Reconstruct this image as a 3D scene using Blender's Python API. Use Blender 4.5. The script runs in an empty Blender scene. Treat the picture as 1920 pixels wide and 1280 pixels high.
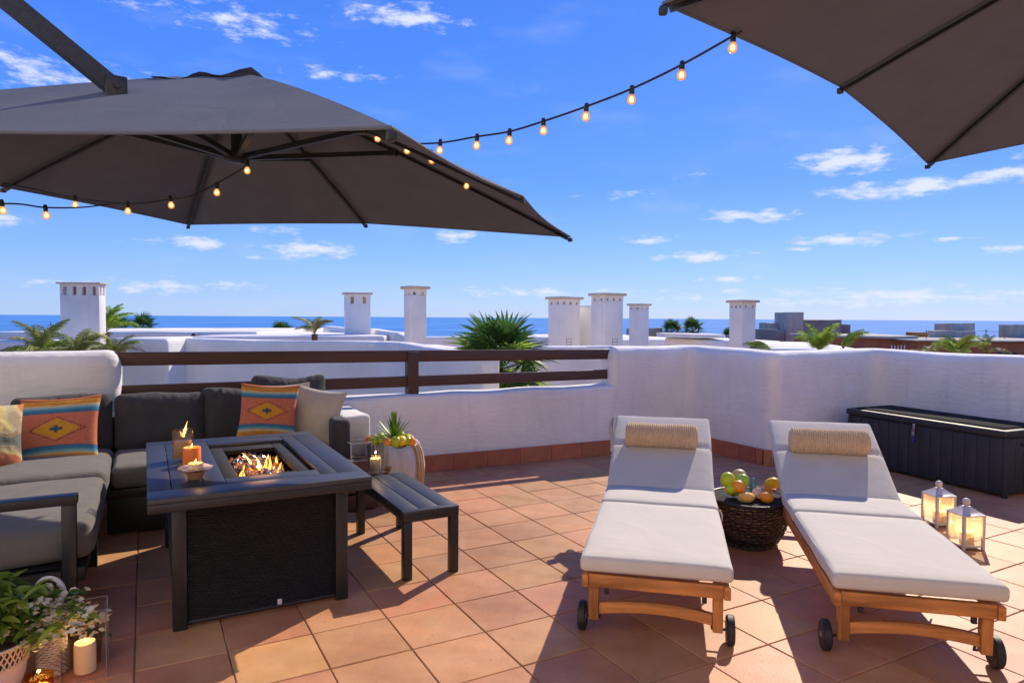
import bpy, bmesh, math, random
from mathutils import Vector, Matrix, noise as mnoise
random.seed(7)
S = bpy.context.scene
C = bpy.context.collection
R = math.radians
PI = math.pi

# ------------------------------------------------------------------ camera
FPX, HCAM = 1270.0, 1.4
PITCH, ROLL = R(2.03), math.atan(12/1920)
cam_d = bpy.data.cameras.new('camera'); cam = bpy.data.objects.new('camera', cam_d); C.objects.link(cam)
cam_d.sensor_width = 36; cam_d.lens = 36*FPX/1920; cam_d.clip_start = 0.05; cam_d.clip_end = 90000
_F = Vector((0, math.cos(PITCH), -math.sin(PITCH))); _R = Vector((1, 0, 0)); _U = _R.cross(_F)
CR = math.cos(ROLL)*_R + math.sin(ROLL)*_U
CU = -math.sin(ROLL)*_R + math.cos(ROLL)*_U
M = Matrix((CR, CU, -_F)).transposed().to_4x4(); M.translation = (0, 0, HCAM)
cam.matrix_world = M
S.camera = cam

# ------------------------------------------------------------------ light
SUN_AZ, SUN_EL = R(30), R(36)          # azimuth clockwise from +Y
sun_d = bpy.data.lights.new('sun', 'SUN'); sun = bpy.data.objects.new('sun', sun_d); C.objects.link(sun)
sun_d.energy = 3.1; sun_d.angle = R(0.53); sun_d.color = (1.0, 0.86, 0.68)
sdir = Vector((math.sin(SUN_AZ)*math.cos(SUN_EL), math.cos(SUN_AZ)*math.cos(SUN_EL), math.sin(SUN_EL)))
sun.rotation_euler = sdir.to_track_quat('Z', 'Y').to_euler()
S.view_settings.view_transform = 'Standard'; S.view_settings.look = 'None'
S.view_settings.gamma = 1; S.view_settings.exposure = 0.78; S.view_settings.use_curve_mapping = False

W = bpy.data.worlds.new('World'); S.world = W; W.use_nodes = True
nt = W.node_tree; N = nt.nodes; LK = nt.links; N.clear()
def wn(t, **k):
    n = N.new(t)
    for a, b in k.items(): setattr(n, a, b)
    return n
def wmath(op, a, b=None, c=None, clamp=False):
    n = wn('ShaderNodeMath', operation=op, use_clamp=clamp)
    for i, v in enumerate((a, b, c)):
        if v is None: continue
        if isinstance(v, (int, float)): n.inputs[i].default_value = v
        else: LK.new(v, n.inputs[i])
    return n.outputs[0]
SKY_STR = 0.11
out = wn('ShaderNodeOutputWorld'); bg = wn('ShaderNodeBackground'); bg.inputs[1].default_value = SKY_STR
sky = wn('ShaderNodeTexSky', sky_type='NISHITA', sun_disc=False, sun_elevation=SUN_EL, sun_rotation=SUN_AZ,
         altitude=50, air_density=1.0, dust_density=0.2, ozone_density=3.0)
tc = wn('ShaderNodeTexCoord'); sep = wn('ShaderNodeSeparateXYZ'); LK.new(tc.outputs['Generated'], sep.inputs[0])
gx, gy, gz = sep.outputs
az = wmath('ARCTAN2', gx, gy); el = wmath('ARCSINE', gz)
comb = wn('ShaderNodeCombineXYZ'); LK.new(az, comb.inputs[0]); LK.new(el, comb.inputs[1])
# the sea air: deep clear blue overhead paling towards the horizon (same all round)
hs = wn('ShaderNodeHueSaturation'); hs.inputs['Saturation'].default_value = 1.25; LK.new(sky.outputs[0], hs.inputs['Color'])
tint = wn('ShaderNodeMix', data_type='RGBA', blend_type='MIX'); tint.inputs[0].default_value = 0.86
ramp = wn('ShaderNodeValToRGB'); LK.new(wmath('MULTIPLY', el, 1/1.2), ramp.inputs[0])
cr = ramp.color_ramp
k = 1/SKY_STR
def skc(r, g, b): return (r*k*.56, g*k*.57, b*k*.60, 1)
cr.elements[0].position = 0.0; cr.elements[0].color = skc(0.36, 0.56, 0.93)
cr.elements[1].position = 1.0; cr.elements[1].color = skc(0.045, 0.15, 0.60)
for p, c in ((0.06, (0.235, 0.46, 0.98)), (0.16, (0.108, 0.31, 1.0)), (0.3, (0.070, 0.24, 0.97)), (0.5, (0.046, 0.17, 0.70))):
    e = cr.elements.new(p); e.color = skc(*c)
LK.new(hs.outputs[0], tint.inputs[6]); LK.new(ramp.outputs[0], tint.inputs[7])
# clouds: soft patches at their own bearings and heights in the sky, torn by noise
def bearing(px, py):
    d = (_F + CR*(px-960)/FPX + CU*(640-py)/FPX).normalized()
    return math.atan2(d.x, d.y), math.asin(d.z)
CLOUDS = [(1590,300,95,30,1.1),(1640,358,90,20,1),(1740,347,95,20,1),(1870,328,75,18,1),(1370,404,55,14,1),(1450,405,50,16,.85),
 (1590,449,110,14,1),(1315,481,100,12,1),(1500,467,45,7,.8),(1215,451,60,10,.85),(1370,523,70,9,.9),(580,467,90,22,.95),(370,456,110,13,.85),
 (760,32,140,24,.85),(450,40,150,34,.55),(60,130,220,36,.55),(640,142,120,14,.45),(1650,556,420,20,.7),(1000,548,190,14,.6),(850,443,60,16,.85),
 (300,537,220,14,.55),(250,6,120,12,.55),(520,432,60,10,.7),(1890,465,50,7,.8),(1785,447,45,6,.8),(1150,366,60,12,.5),(1290,330,30,8,.4),
 (0,408,40,14,.9),(1220,545,110,7,.4),(470,483,40,7,.6),(-300,200,200,40,.8),(2300,200,260,60,.9),(2500,480,260,26,.8),(-500,500,260,20,.7)]
fn = wn('ShaderNodeTexNoise'); fn.inputs['Scale'].default_value = 9; fn.inputs['Detail'].default_value = 8; fn.inputs['Roughness'].default_value = .62
vm = wn('ShaderNodeVectorMath', operation='MULTIPLY'); vm.inputs[1].default_value = (3.0, 9.0, 1); LK.new(comb.outputs[0], vm.inputs[0]); LK.new(vm.outputs[0], fn.inputs['Vector'])
acc = None
for px, py, rx, ry, a in CLOUDS:
    A, E_ = bearing(px, py)
    s1 = wn('ShaderNodeVectorMath', operation='SUBTRACT'); s1.inputs[1].default_value = (A, E_, 0); LK.new(comb.outputs[0], s1.inputs[0])
    s2 = wn('ShaderNodeVectorMath', operation='MULTIPLY'); s2.inputs[1].default_value = (FPX/rx, FPX/ry, 1); LK.new(s1.outputs[0], s2.inputs[0])
    s3 = wn('ShaderNodeVectorMath', operation='LENGTH'); LK.new(s2.outputs[0], s3.inputs[0])
    v = wmath('MULTIPLY_ADD', s3.outputs['Value'], -a, a)
    acc = v if acc is None else wmath('MAXIMUM', acc, v)
dens = wmath('MULTIPLY_ADD', wmath('SUBTRACT', fn.outputs[0], 0.5), 2.6, wmath('MULTIPLY_ADD', wmath('MAXIMUM', acc, -0.35), 1.0, -0.12))
n2 = wn('ShaderNodeTexNoise'); n2.inputs['Scale'].default_value = 2.2; n2.inputs['Detail'].default_value = 6; LK.new(vm.outputs[0], n2.inputs['Vector'])
cl = wn('ShaderNodeMapRange', interpolation_type='SMOOTHSTEP'); LK.new(dens, cl.inputs[0])
cl.inputs[1].default_value = 0.0; cl.inputs[2].default_value = 0.85; cl.inputs[4].default_value = 0.92
wisp = wn('ShaderNodeMapRange', interpolation_type='SMOOTHSTEP'); LK.new(n2.outputs[0], wisp.inputs[0])
wisp.inputs[1].default_value = 0.5; wisp.inputs[2].default_value = 0.85; wisp.inputs[4].default_value = 0.16
tot = wmath('MULTIPLY', wmath('MAXIMUM', cl.outputs[0], wisp.outputs[0]), wmath('GREATER_THAN', el, 0.0))
mixc = wn('ShaderNodeMix', data_type='RGBA'); LK.new(tot, mixc.inputs[0]); LK.new(tint.outputs[2], mixc.inputs[6]); mixc.inputs[7].default_value = skc(0.86, 0.89, 0.98)
LK.new(mixc.outputs[2], bg.inputs[0]); LK.new(bg.outputs[0], out.inputs[0])

# ------------------------------------------------------------------ helpers
TH = R(28.5)
UU = Vector((math.cos(TH), math.sin(TH), 0)); WW = Vector((-math.sin(TH), math.cos(TH), 0))
def AB(a, b, z=0): return UU*a + WW*b + Vector((0, 0, z))           # terrace grid -> world
def at(px, py, Y):                                                  # point seen at that pixel, at distance Y
    d = _F + CR*(px-960)/FPX + CU*(640-py)/FPX
    return Vector((0, 0, HCAM)) + d*(Y/d.y)
def on(px, py, z=0.0):                                              # point seen at that pixel, at height z
    d = _F + CR*(px-960)/FPX + CU*(640-py)/FPX
    return Vector((0, 0, HCAM)) + d*((z-HCAM)/d.z)

class MB:
    def __init__(s): s.v = []; s.f = []; s.c = []
    def add(s, vs, fs, M=None, col=None):
        o = len(s.v)
        s.v += [(M @ Vector(p)) if M else Vector(p) for p in vs]
        s.f += [tuple(i+o for i in f) for f in fs]
        if col is not None: s.c += [col]*len(vs)
        return s
    def box(s, x0, x1, y0, y1, z0, z1, M=None, bev=0.0):
        if bev <= 0:
            v = [(x0,y0,z0),(x1,y0,z0),(x1,y1,z0),(x0,y1,z0),(x0,y0,z1),(x1,y0,z1),(x1,y1,z1),(x0,y1,z1)]
            return s.add(v, [(0,3,2,1),(4,5,6,7),(0,1,5,4),(1,2,6,5),(2,3,7,6),(3,0,4,7)], M)
        return s.rbox(x0, x1, y0, y1, z0, z1, bev, 1, 1, M)
    def rbox(s, x0, x1, y0, y1, z0, z1, r, seg=2, n=1, M=None, fn=None):
        L = (x1-x0, y1-y0, z1-z0); c = Vector(((x0+x1)/2, (y0+y1)/2, (z0+z1)/2)); r = min(r, min(L)/2*0.999)
        if isinstance(n, int): n = (n, n, n)
        def axis(l, m):
            h = l/2; out = []
            for i in range(seg+1): out.append(-h + r*(1-math.cos(PI/2*i/seg)) if seg > 1 else -h + r*i)
            for i in range(1, m): out.append(-h+r + (l-2*r)*i/m)
            out += [-q for q in reversed(out[:seg+1])]
            return out
        ax = [axis(L[i], n[i]) for i in range(3)]
        h = [l/2 for l in L]; idx = {}; vs = []; fs = []
        def vid(p):
            key = (round(p[0], 6), round(p[1], 6), round(p[2], 6))
            if key in idx: return idx[key]
            q = Vector([max(-(h[i]-r), min(h[i]-r, p[i])) for i in range(3)])
            d = Vector(p)-q
            w = q + d.normalized()*r if d.length > 1e-9 else Vector(p)
            w = w + c
            if fn: w = fn(w)
            idx[key] = len(vs); vs.append(w); return idx[key]
        for k_ in range(3):
            i, j = (k_+1) % 3, (k_+2) % 3
            for sg in (-1, 1):
                for a in range(len(ax[i])-1):
                    for b in range(len(ax[j])-1):
                        q = []
                        for (da, db) in ((0,0),(1,0),(1,1),(0,1)):
                            p = [0, 0, 0]; p[k_] = sg*h[k_]; p[i] = ax[i][a+da]; p[j] = ax[j][b+db]; q.append(vid(p))
                        fs.append(tuple(q) if sg > 0 else tuple(reversed(q)))
        return s.add(vs, fs, M)
    def tube(s, pts, r, n=8, M=None, cap=True, sq=False):
        pts = [Vector(p) for p in pts]; vs = []; fs = []; up = Vector((0, 0, 1)); last = None
        for i, p in enumerate(pts):
            t = (pts[min(i+1, len(pts)-1)] - pts[max(i-1, 0)]).normalized()
            if last is None:
                a = t.cross(up)
                if a.length < 1e-3: a = t.cross(Vector((0, 1, 0)))
                a.normalize()
            else:
                a = last - t*last.dot(t); a.normalize()
            last = a; b = t.cross(a)
            rr = r[i] if isinstance(r, (list, tuple)) else r
            for k_ in range(n):
                th = 2*PI*k_/n + (PI/4 if n == 4 else 0)
                vs.append(p + (a*math.cos(th) + b*math.sin(th))*rr*(1.414 if n == 4 and sq else 1))
        for i in range(len(pts)-1):
            for k_ in range(n):
                fs.append((i*n+k_, i*n+(k_+1) % n, (i+1)*n+(k_+1) % n, (i+1)*n+k_))
        if cap:
            fs.append(tuple(reversed(range(n)))); fs.append(tuple(range((len(pts)-1)*n, len(pts)*n)))
        return s.add(vs, fs, M)
    def ring(s, c, rad, r, n=32, m=6, M=None, rx=None):
        vs = []; fs = []
        for i in range(n):
            a = 2*PI*i/n
            for j in range(m):
                b = 2*PI*j/m; q = rad + r*math.cos(b)
                vs.append((c[0]+q*math.cos(a), c[1]+q*math.sin(a), c[2]+r*math.sin(b)))
        for i in range(n):
            for j in range(m):
                fs.append((i*m+j, ((i+1) % n)*m+j, ((i+1) % n)*m+(j+1) % m, i*m+(j+1) % m))
        return s.add(vs, fs, M)
    def lathe(s, prof, n=24, M=None, c=(0, 0, 0), fn=None):
        vs = []; fs = []
        for (r, z) in prof:
            for i in range(n):
                a = 2*PI*i/n; p = Vector((c[0]+r*math.cos(a), c[1]+r*math.sin(a), c[2]+z))
                vs.append(fn(p, a, r, z) if fn else p)
        for j in range(len(prof)-1):
            for i in range(n):
                fs.append((j*n+i, j*n+(i+1) % n, (j+1)*n+(i+1) % n, (j+1)*n+i))
        if prof[0][0] > 1e-6: fs.append(tuple(reversed(range(n))))
        if prof[-1][0] > 1e-6: fs.append(tuple(range((len(prof)-1)*n, len(prof)*n)))
        return s.add(vs, fs, M)
    def ball(s, c, r, n=12, M=None, sc=(1, 1, 1), fn=None):
        vs = []; fs = []; m = n//2+1
        for j in range(m+1):
            ph = PI*j/m
            for i in range(n):
                a = 2*PI*i/n
                p = Vector((math.sin(ph)*math.cos(a)*sc[0], math.sin(ph)*math.sin(a)*sc[1], -math.cos(ph)*sc[2]))*r
                if fn: p = fn(p)
                vs.append(p + Vector(c))
        for j in range(m):
            for i in range(n): fs.append((j*n+i, j*n+(i+1) % n, (j+1)*n+(i+1) % n, (j+1)*n+i))
        return s.add(vs, fs, M)
    def mesh(s, name, smooth=True, ang=40):
        me = bpy.data.meshes.new(name); me.from_pydata([tuple(v) for v in s.v], [], s.f)
        bm = bmesh.new(); bm.from_mesh(me); bmesh.ops.remove_doubles(bm, verts=bm.verts, dist=1e-6); 
        bm.to_mesh(me); bm.free()
        if smooth:
            me.shade_smooth() if hasattr(me, 'shade_smooth') else None
            try: me.set_sharp_from_angle(angle=R(ang))
            except Exception: pass
        return me
    def build(s, name, mat, parent=None, smooth=True, ang=40, label=None):
        o = bpy.data.objects.new(name, s.mesh(name, smooth, ang)); C.objects.link(o)
        if mat: o.data.materials.append(mat)
        if parent: o.parent = parent
        if label: o['label'] = label
        return o
def tag(o, label=None, cat=None, group=None, kind=None):
    if label: o['label'] = label
    if cat: o['category'] = cat
    if group: o['group'] = group
    if kind: o['kind'] = kind
    return o
def thing(name, loc, rz, label, cat, group=None):
    o = bpy.data.objects.new(name, None); C.objects.link(o); o.empty_display_size = .1
    o.location = loc; o.rotation_euler = (0, 0, rz)
    return tag(o, label, cat, group)
def part(name, me, mat, parent, loc=(0,0,0), rot=(0,0,0), sc=None):
    o = bpy.data.objects.new(name, me); C.objects.link(o); o.parent = parent; o.location = loc; o.rotation_euler = rot
    if sc: o.scale = sc
    if mat and not me.materials: me.materials.append(mat)
    return o
def copy_tree(o, parent=None):
    c = o.copy(); C.objects.link(c); c.parent = parent
    for ch in list(o.children): copy_tree(ch, c)
    return c
def nz(p, sc, amp, seed=0): return mnoise.noise(Vector(p)*sc + Vector((seed*13.1, seed*7.7, seed*3.3)))*amp

# ------------------------------------------------------------------ materials
def mat(name, col, rough=.6, var=.12, nscale=6, bump=0.0, bscale=60, metal=0, spec=.5, detail=6, trans=0, sss=0, emis=None, es=0,
        col2=None, objvar=0, coat=0, stretch=None, aniso=None, extra=None, bdist=.01, sheen=0, wr=0, wrs=7):
    m = bpy.data.materials.new(name); m.use_nodes = True; t = m.node_tree; n = t.nodes; l = t.links
    b = n['Principled BSDF']; b.inputs['Roughness'].default_value = rough; b.inputs['Metallic'].default_value = metal
    b.inputs['Specular IOR Level'].default_value = spec
    tc = n.new('ShaderNodeTexCoord'); co = tc.outputs['Object']
    if stretch:
        mp = n.new('ShaderNodeMapping'); mp.inputs['Scale'].default_value = stretch; l.new(co, mp.inputs[0]); co = mp.outputs[0]
    nn = n.new('ShaderNodeTexNoise'); nn.inputs['Scale'].default_value = nscale; nn.inputs['Detail'].default_value = detail; l.new(co, nn.inputs['Vector'])
    rp = n.new('ShaderNodeValToRGB'); l.new(nn.outputs[0], rp.inputs[0])
    a = [c*(1-var) for c in col]; d = [min(1, c*(1+var)) for c in (col2 or col)]
    rp.color_ramp.elements[0].position = .3; rp.color_ramp.elements[1].position = .7
    rp.color_ramp.elements[0].color = (*a, 1); rp.color_ramp.elements[1].color = (*d, 1)
    cout = rp.outputs[0]
    if objvar:
        oi = n.new('ShaderNodeObjectInfo'); hsn = n.new('ShaderNodeHueSaturation'); l.new(cout, hsn.inputs['Color'])
        m1 = n.new('ShaderNodeMapRange'); l.new(oi.outputs['Random'], m1.inputs[0]); m1.inputs[3].default_value = 1-objvar; m1.inputs[4].default_value = 1+objvar
        l.new(m1.outputs[0], hsn.inputs['Value'])
        m2 = n.new('ShaderNodeMath'); m2.operation = 'FRACT'; m3 = n.new('ShaderNodeMath'); m3.operation = 'MULTIPLY'; m3.inputs[1].default_value = 17.3
        l.new(oi.outputs['Random'], m3.inputs[0]); l.new(m3.outputs[0], m2.inputs[0])
        m4 = n.new('ShaderNodeMapRange'); l.new(m2.outputs[0], m4.inputs[0]); m4.inputs[3].default_value = .5-objvar*.09; m4.inputs[4].default_value = .5+objvar*.09
        l.new(m4.outputs[0], hsn.inputs['Hue']); cout = hsn.outputs[0]
    l.new(cout, b.inputs['Base Color'])
    rv = n.new('ShaderNodeMapRange'); l.new(nn.outputs[0], rv.inputs[0]); rv.inputs[3].default_value = max(0, rough-.08); rv.inputs[4].default_value = min(1, rough+.08); l.new(rv.outputs[0], b.inputs['Roughness'])
    if bump:
        bn = n.new('ShaderNodeTexNoise'); bn.inputs['Scale'].default_value = bscale; bn.inputs['Detail'].default_value = 5; l.new(co, bn.inputs['Vector'])
        bp = n.new('ShaderNodeBump'); bp.inputs['Strength'].default_value = bump; bp.inputs['Distance'].default_value = bdist; l.new(bn.outputs[0], bp.inputs['Height']); l.new(bp.outputs[0], b.inputs['Normal'])
        if wr:
            wt = n.new('ShaderNodeTexNoise'); wt.inputs['Scale'].default_value = wrs; wt.inputs['Detail'].default_value = 4; wt.inputs['Distortion'].default_value = 1.6; l.new(co, wt.inputs['Vector'])
            rd = n.new('ShaderNodeMath'); rd.operation = 'ABSOLUTE'; sb_ = n.new('ShaderNodeMath'); sb_.operation = 'SUBTRACT'; sb_.inputs[1].default_value = .5; l.new(wt.outputs[0], sb_.inputs[0]); l.new(sb_.outputs[0], rd.inputs[0])
            pw_ = n.new('ShaderNodeMath'); pw_.operation = 'POWER'; pw_.inputs[1].default_value = .6; l.new(rd.outputs[0], pw_.inputs[0])
            b2 = n.new('ShaderNodeBump'); b2.inputs['Strength'].default_value = wr; b2.inputs['Distance'].default_value = .03; l.new(pw_.outputs[0], b2.inputs['Height']); l.new(b2.outputs[0], bp.inputs['Normal'])
    if trans: b.inputs['Transmission Weight'].default_value = trans
    if sss: b.inputs['Subsurface Weight'].default_value = sss; b.inputs['Subsurface Radius'].default_value = (.04, .015, .006)
    if coat: b.inputs['Coat Weight'].default_value = coat
    if sheen: b.inputs['Sheen Weight'].default_value = sheen
    if emis: b.inputs['Emission Color'].default_value = (*emis, 1); b.inputs['Emission Strength'].default_value = es
    if extra: extra(m, n, l, b, co, cout)
    return m
def translucent(w, colf=1.0):
    def f(m, n, l, b, co, cout):
        tr = n.new('ShaderNodeBsdfTranslucent'); mx = n.new('ShaderNodeMixShader'); mx.inputs[0].default_value = w
        l.new(cout, tr.inputs[0]); l.new(b.outputs[0], mx.inputs[1]); l.new(tr.outputs[0], mx.inputs[2]); l.new(mx.outputs[0], n['Material Output'].inputs[0])
    return f
def terracotta(m, n, l, b, co, cout):
    # blotches, pale scuffs and dark specks baked into the clay
    geo = n.new('ShaderNodeNewGeometry')
    n1 = n.new('ShaderNodeTexNoise'); n1.inputs['Scale'].default_value = 4.5; n1.inputs['Detail'].default_value = 9; n1.inputs['Roughness'].default_value = .65; l.new(geo.outputs['Position'], n1.inputs['Vector'])
    mr = n.new('ShaderNodeMapRange'); l.new(n1.outputs[0], mr.inputs[0]); mr.inputs[1].default_value = .36; mr.inputs[2].default_value = .7
    mx = n.new('ShaderNodeMix'); mx.data_type = 'RGBA'; l.new(mr.outputs[0], mx.inputs[0]); l.new(cout, mx.inputs[6]); mx.inputs[7].default_value = (.66, .38, .23, 1)
    sc = n.new('ShaderNodeMath'); sc.operation = 'MULTIPLY'; sc.inputs[1].default_value = .55; l.new(mr.outputs[0], sc.inputs[0]); l.new(sc.outputs[0], mx.inputs[0])
    v = n.new('ShaderNodeTexNoise'); v.inputs['Scale'].default_value = 42; v.inputs['Detail'].default_value = 3; l.new(geo.outputs['Position'], v.inputs['Vector'])
    vr = n.new('ShaderNodeMapRange'); l.new(v.outputs[0], vr.inputs[0]); vr.inputs[1].default_value = .66; vr.inputs[2].default_value = .74; vr.inputs[4].default_value = .45
    m2 = n.new('ShaderNodeMix'); m2.data_type = 'RGBA'; l.new(vr.outputs[0], m2.inputs[0]); l.new(mx.outputs[2], m2.inputs[6]); m2.inputs[7].default_value = (.17, .07, .035, 1)
    w = n.new('ShaderNodeTexNoise'); w.inputs['Scale'].default_value = 1.3; w.inputs['Detail'].default_value = 5; l.new(geo.outputs['Position'], w.inputs['Vector'])
    wr = n.new('ShaderNodeMapRange'); l.new(w.outputs[0], wr.inputs[0]); wr.inputs[1].default_value = .35; wr.inputs[2].default_value = .7; wr.inputs[3].default_value = .80; wr.inputs[4].default_value = 1.12
    m3 = n.new('ShaderNodeVectorMath'); m3.operation = 'SCALE'; l.new(m2.outputs[2], m3.inputs[0]); l.new(wr.outputs[0], m3.inputs['Scale'])
    l.new(m3.outputs[0], b.inputs['Base Color'])
def plaster_x(m, n, l, b, co, cout):
    geo = n.new('ShaderNodeNewGeometry')
    w = n.new('ShaderNodeTexNoise'); w.inputs['Scale'].default_value = 1.6; w.inputs['Detail'].default_value = 7; w.inputs['Roughness'].default_value = .6; l.new(geo.outputs['Position'], w.inputs['Vector'])
    wr = n.new('ShaderNodeMapRange'); l.new(w.outputs[0], wr.inputs[0]); wr.inputs[1].default_value = .3; wr.inputs[2].default_value = .7; wr.inputs[3].default_value = .88; wr.inputs[4].default_value = 1.05
    # rain streaks: noise stretched down the wall
    mp = n.new('ShaderNodeMapping'); mp.inputs['Scale'].default_value = (9, 9, .7); l.new(geo.outputs['Position'], mp.inputs[0])
    s = n.new('ShaderNodeTexNoise'); s.inputs['Scale'].default_value = 1.5; s.inputs['Detail'].default_value = 4; l.new(mp.outputs[0], s.inputs['Vector'])
    sr = n.new('ShaderNodeMapRange'); l.new(s.outputs[0], sr.inputs[0]); sr.inputs[1].default_value = .58; sr.inputs[2].default_value = .8; sr.inputs[3].default_value = 1; sr.inputs[4].default_value = .91
    mm = n.new('ShaderNodeMath'); mm.operation = 'MULTIPLY'; l.new(wr.outputs[0], mm.inputs[0]); l.new(sr.outputs[0], mm.inputs[1])
    m3 = n.new('ShaderNodeVectorMath'); m3.operation = 'SCALE'; l.new(cout, m3.inputs[0]); l.new(mm.outputs[0], m3.inputs['Scale']); l.new(m3.outputs[0], b.inputs['Base Color'])
def weave(scale, strength, dist=.004):
    def f(m, n, l, b, co, cout):
        w1 = n.new('ShaderNodeTexWave'); w1.bands_direction = 'X'; w1.inputs['Scale'].default_value = scale; w1.inputs['Distortion'].default_value = .6; l.new(co, w1.inputs['Vector'])
        w2 = n.new('ShaderNodeTexWave'); w2.bands_direction = 'Z'; w2.inputs['Scale'].default_value = scale; w2.inputs['Distortion'].default_value = .6; l.new(co, w2.inputs['Vector'])
        w3 = n.new('ShaderNodeTexWave'); w3.bands_direction = 'Y'; w3.inputs['Scale'].default_value = scale; w3.inputs['Distortion'].default_value = .6; l.new(co, w3.inputs['Vector'])
        a = n.new('ShaderNodeMath'); a.operation = 'MULTIPLY'; l.new(w1.outputs['Fac'], a.inputs[0]); l.new(w3.outputs['Fac'], a.inputs[1])
        c = n.new('ShaderNodeMath'); c.operation = 'ADD'; l.new(a.outputs[0], c.inputs[0]); l.new(w2.outputs['Fac'], c.inputs[1])
        bp = n.new('ShaderNodeBump'); bp.inputs['Strength'].default_value = strength; bp.inputs['Distance'].default_value = dist; l.new(c.outputs[0], bp.inputs['Height']); l.new(bp.outputs[0], b.inputs['Normal'])
    return f
def emit_mat(name, col, st):
    m = bpy.data.materials.new(name); m.use_nodes = True; n = m.node_tree.nodes; n.clear()
    e = n.new('ShaderNodeEmission'); e.inputs[0].default_value = (*col, 1); e.inputs[1].default_value = st
    tcn = n.new('ShaderNodeTexCoord'); o = n.new('ShaderNodeOutputMaterial'); m.node_tree.links.new(e.outputs[0], o.inputs[0])
    nn = n.new('ShaderNodeTexNoise'); nn.inputs['Scale'].default_value = 12
    l = m.node_tree.links; l.new(tcn.outputs['Object'], nn.inputs['Vector'])
    mr = n.new('ShaderNodeMapRange'); l.new(nn.outputs[0], mr.inputs[0]); mr.inputs[3].default_value = st*.75; mr.inputs[4].default_value = st*1.25; l.new(mr.outputs[0], e.inputs[1])
    return m
def glass_mat(name, col=(1, 1, 1), fac=.12, rough=.02):
    m = bpy.data.materials.new(name); m.use_nodes = True; n = m.node_tree.nodes; l = m.node_tree.links; n.clear()
    g = n.new('ShaderNodeBsdfGlossy'); g.inputs['Roughness'].default_value = rough; t = n.new('ShaderNodeBsdfTransparent'); t.inputs[0].default_value = (*col, 1)
    fr = n.new('ShaderNodeLayerWeight'); fr.inputs[0].default_value = .5; pw = n.new('ShaderNodeMath'); pw.operation = 'POWER'; pw.inputs[1].default_value = 4.0; l.new(fr.outputs['Facing'], pw.inputs[0]); ad = n.new('ShaderNodeMath'); ad.operation = 'MULTIPLY_ADD'; ad.inputs[1].default_value = .55; ad.inputs[2].default_value = .03+fac*.15; l.new(pw.outputs[0], ad.inputs[0])
    mx = n.new('ShaderNodeMixShader'); l.new(ad.outputs[0], mx.inputs[0]); l.new(t.outputs[0], mx.inputs[1]); l.new(g.outputs[0], mx.inputs[2])
    o = n.new('ShaderNodeOutputMaterial'); l.new(mx.outputs[0], o.inputs[0]); return m
def attr_mat(name, rough=.85, bump=.3, bscale=250):
    m = bpy.data.materials.new(name); m.use_nodes = True; n = m.node_tree.nodes; l = m.node_tree.links; b = n['Principled BSDF']
    a = n.new('ShaderNodeAttribute'); a.attribute_name = 'print'; b.inputs['Roughness'].default_value = rough; b.inputs['Specular IOR Level'].default_value = .2
    tcn = n.new('ShaderNodeTexCoord'); nn = n.new('ShaderNodeTexNoise'); nn.inputs['Scale'].default_value = 45; l.new(tcn.outputs['Object'], nn.inputs['Vector'])
    mr = n.new('ShaderNodeMapRange'); l.new(nn.outputs[0], mr.inputs[0]); mr.inputs[3].default_value = .82; mr.inputs[4].default_value = 1.15
    sc = n.new('ShaderNodeVectorMath'); sc.operation = 'SCALE'; l.new(a.outputs['Color'], sc.inputs[0]); l.new(mr.outputs[0], sc.inputs['Scale']); l.new(sc.outputs[0], b.inputs['Base Color'])
    bn = n.new('ShaderNodeTexNoise'); bn.inputs['Scale'].default_value = bscale; l.new(tcn.outputs['Object'], bn.inputs['Vector'])
    bp = n.new('ShaderNodeBump'); bp.inputs['Strength'].default_value = bump; bp.inputs['Distance'].default_value = .003; l.new(bn.outputs[0], bp.inputs['Height']); l.new(bp.outputs[0], b.inputs['Normal'])
    return m

m_tile = mat('terracotta tile', (.54, .250, .122), .52, .13, 7, .25, 90, objvar=.15, spec=.3, extra=terracotta, bdist=.004)
m_skirt = mat('terracotta skirting', (.46, .16, .08), .5, .14, 9, .25, 90, objvar=.12, spec=.35)
m_grout = mat('tile grout', (.20, .12, .08), .9, .3, 5, .5, 200, col2=(.34, .22, .15))
m_plaster = mat('white plaster', (.88, .85, .80), .85, .02, 3, .6, 20, spec=.2, extra=plaster_x, bdist=.012, stretch=(.6, .6, 1.7), wr=.16, wrs=2.0)
m_plaster2 = mat('neighbour plaster', (.86, .83, .77), .85, .02, 3, .25, 12, spec=.2, extra=plaster_x)
m_cream = mat('cream cap plaster', (.62, .50, .38), .85, .06, 8, .2, 30)
m_vent = mat('chimney vent clay', (.62, .42, .24), .9, .15, 12)
m_railw = mat('brown painted rail', (.080, .032, .020), .45, .18, 5, .15, 40, stretch=(.6, 8, 8))
m_black = mat('black powder coat', (.017, .018, .021), .42, .15, 10, .12, 300, spec=.5, bdist=.002)
m_tabtop = mat('charcoal table boards', (.036, .039, .048), .44, .15, 8, .12, 200, spec=.6, bdist=.002, stretch=(1, 5, 1))
m_wick = mat('black wicker panel', (.009, .010, .013), .38, .2, 20, spec=.7, extra=weave(30, 1.0, .010))
m_pit = mat('black burner steel', (.007, .007, .008), .75, .2, 10)
m_cush = mat('charcoal cushion fabric', (.056, .057, .060), .9, .12, 9, .35, 320, spec=.25, sheen=.15, bdist=.002, wr=.25, wrs=6)
m_cush_lit = mat('sunlit cushion fabric', (.145, .138, .132), .92, .1, 9, .35, 320, spec=.2, sheen=.15, bdist=.002, wr=.2, wrs=5)  # paler copy of the charcoal fabric; sunlight on the seats put into colour
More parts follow.
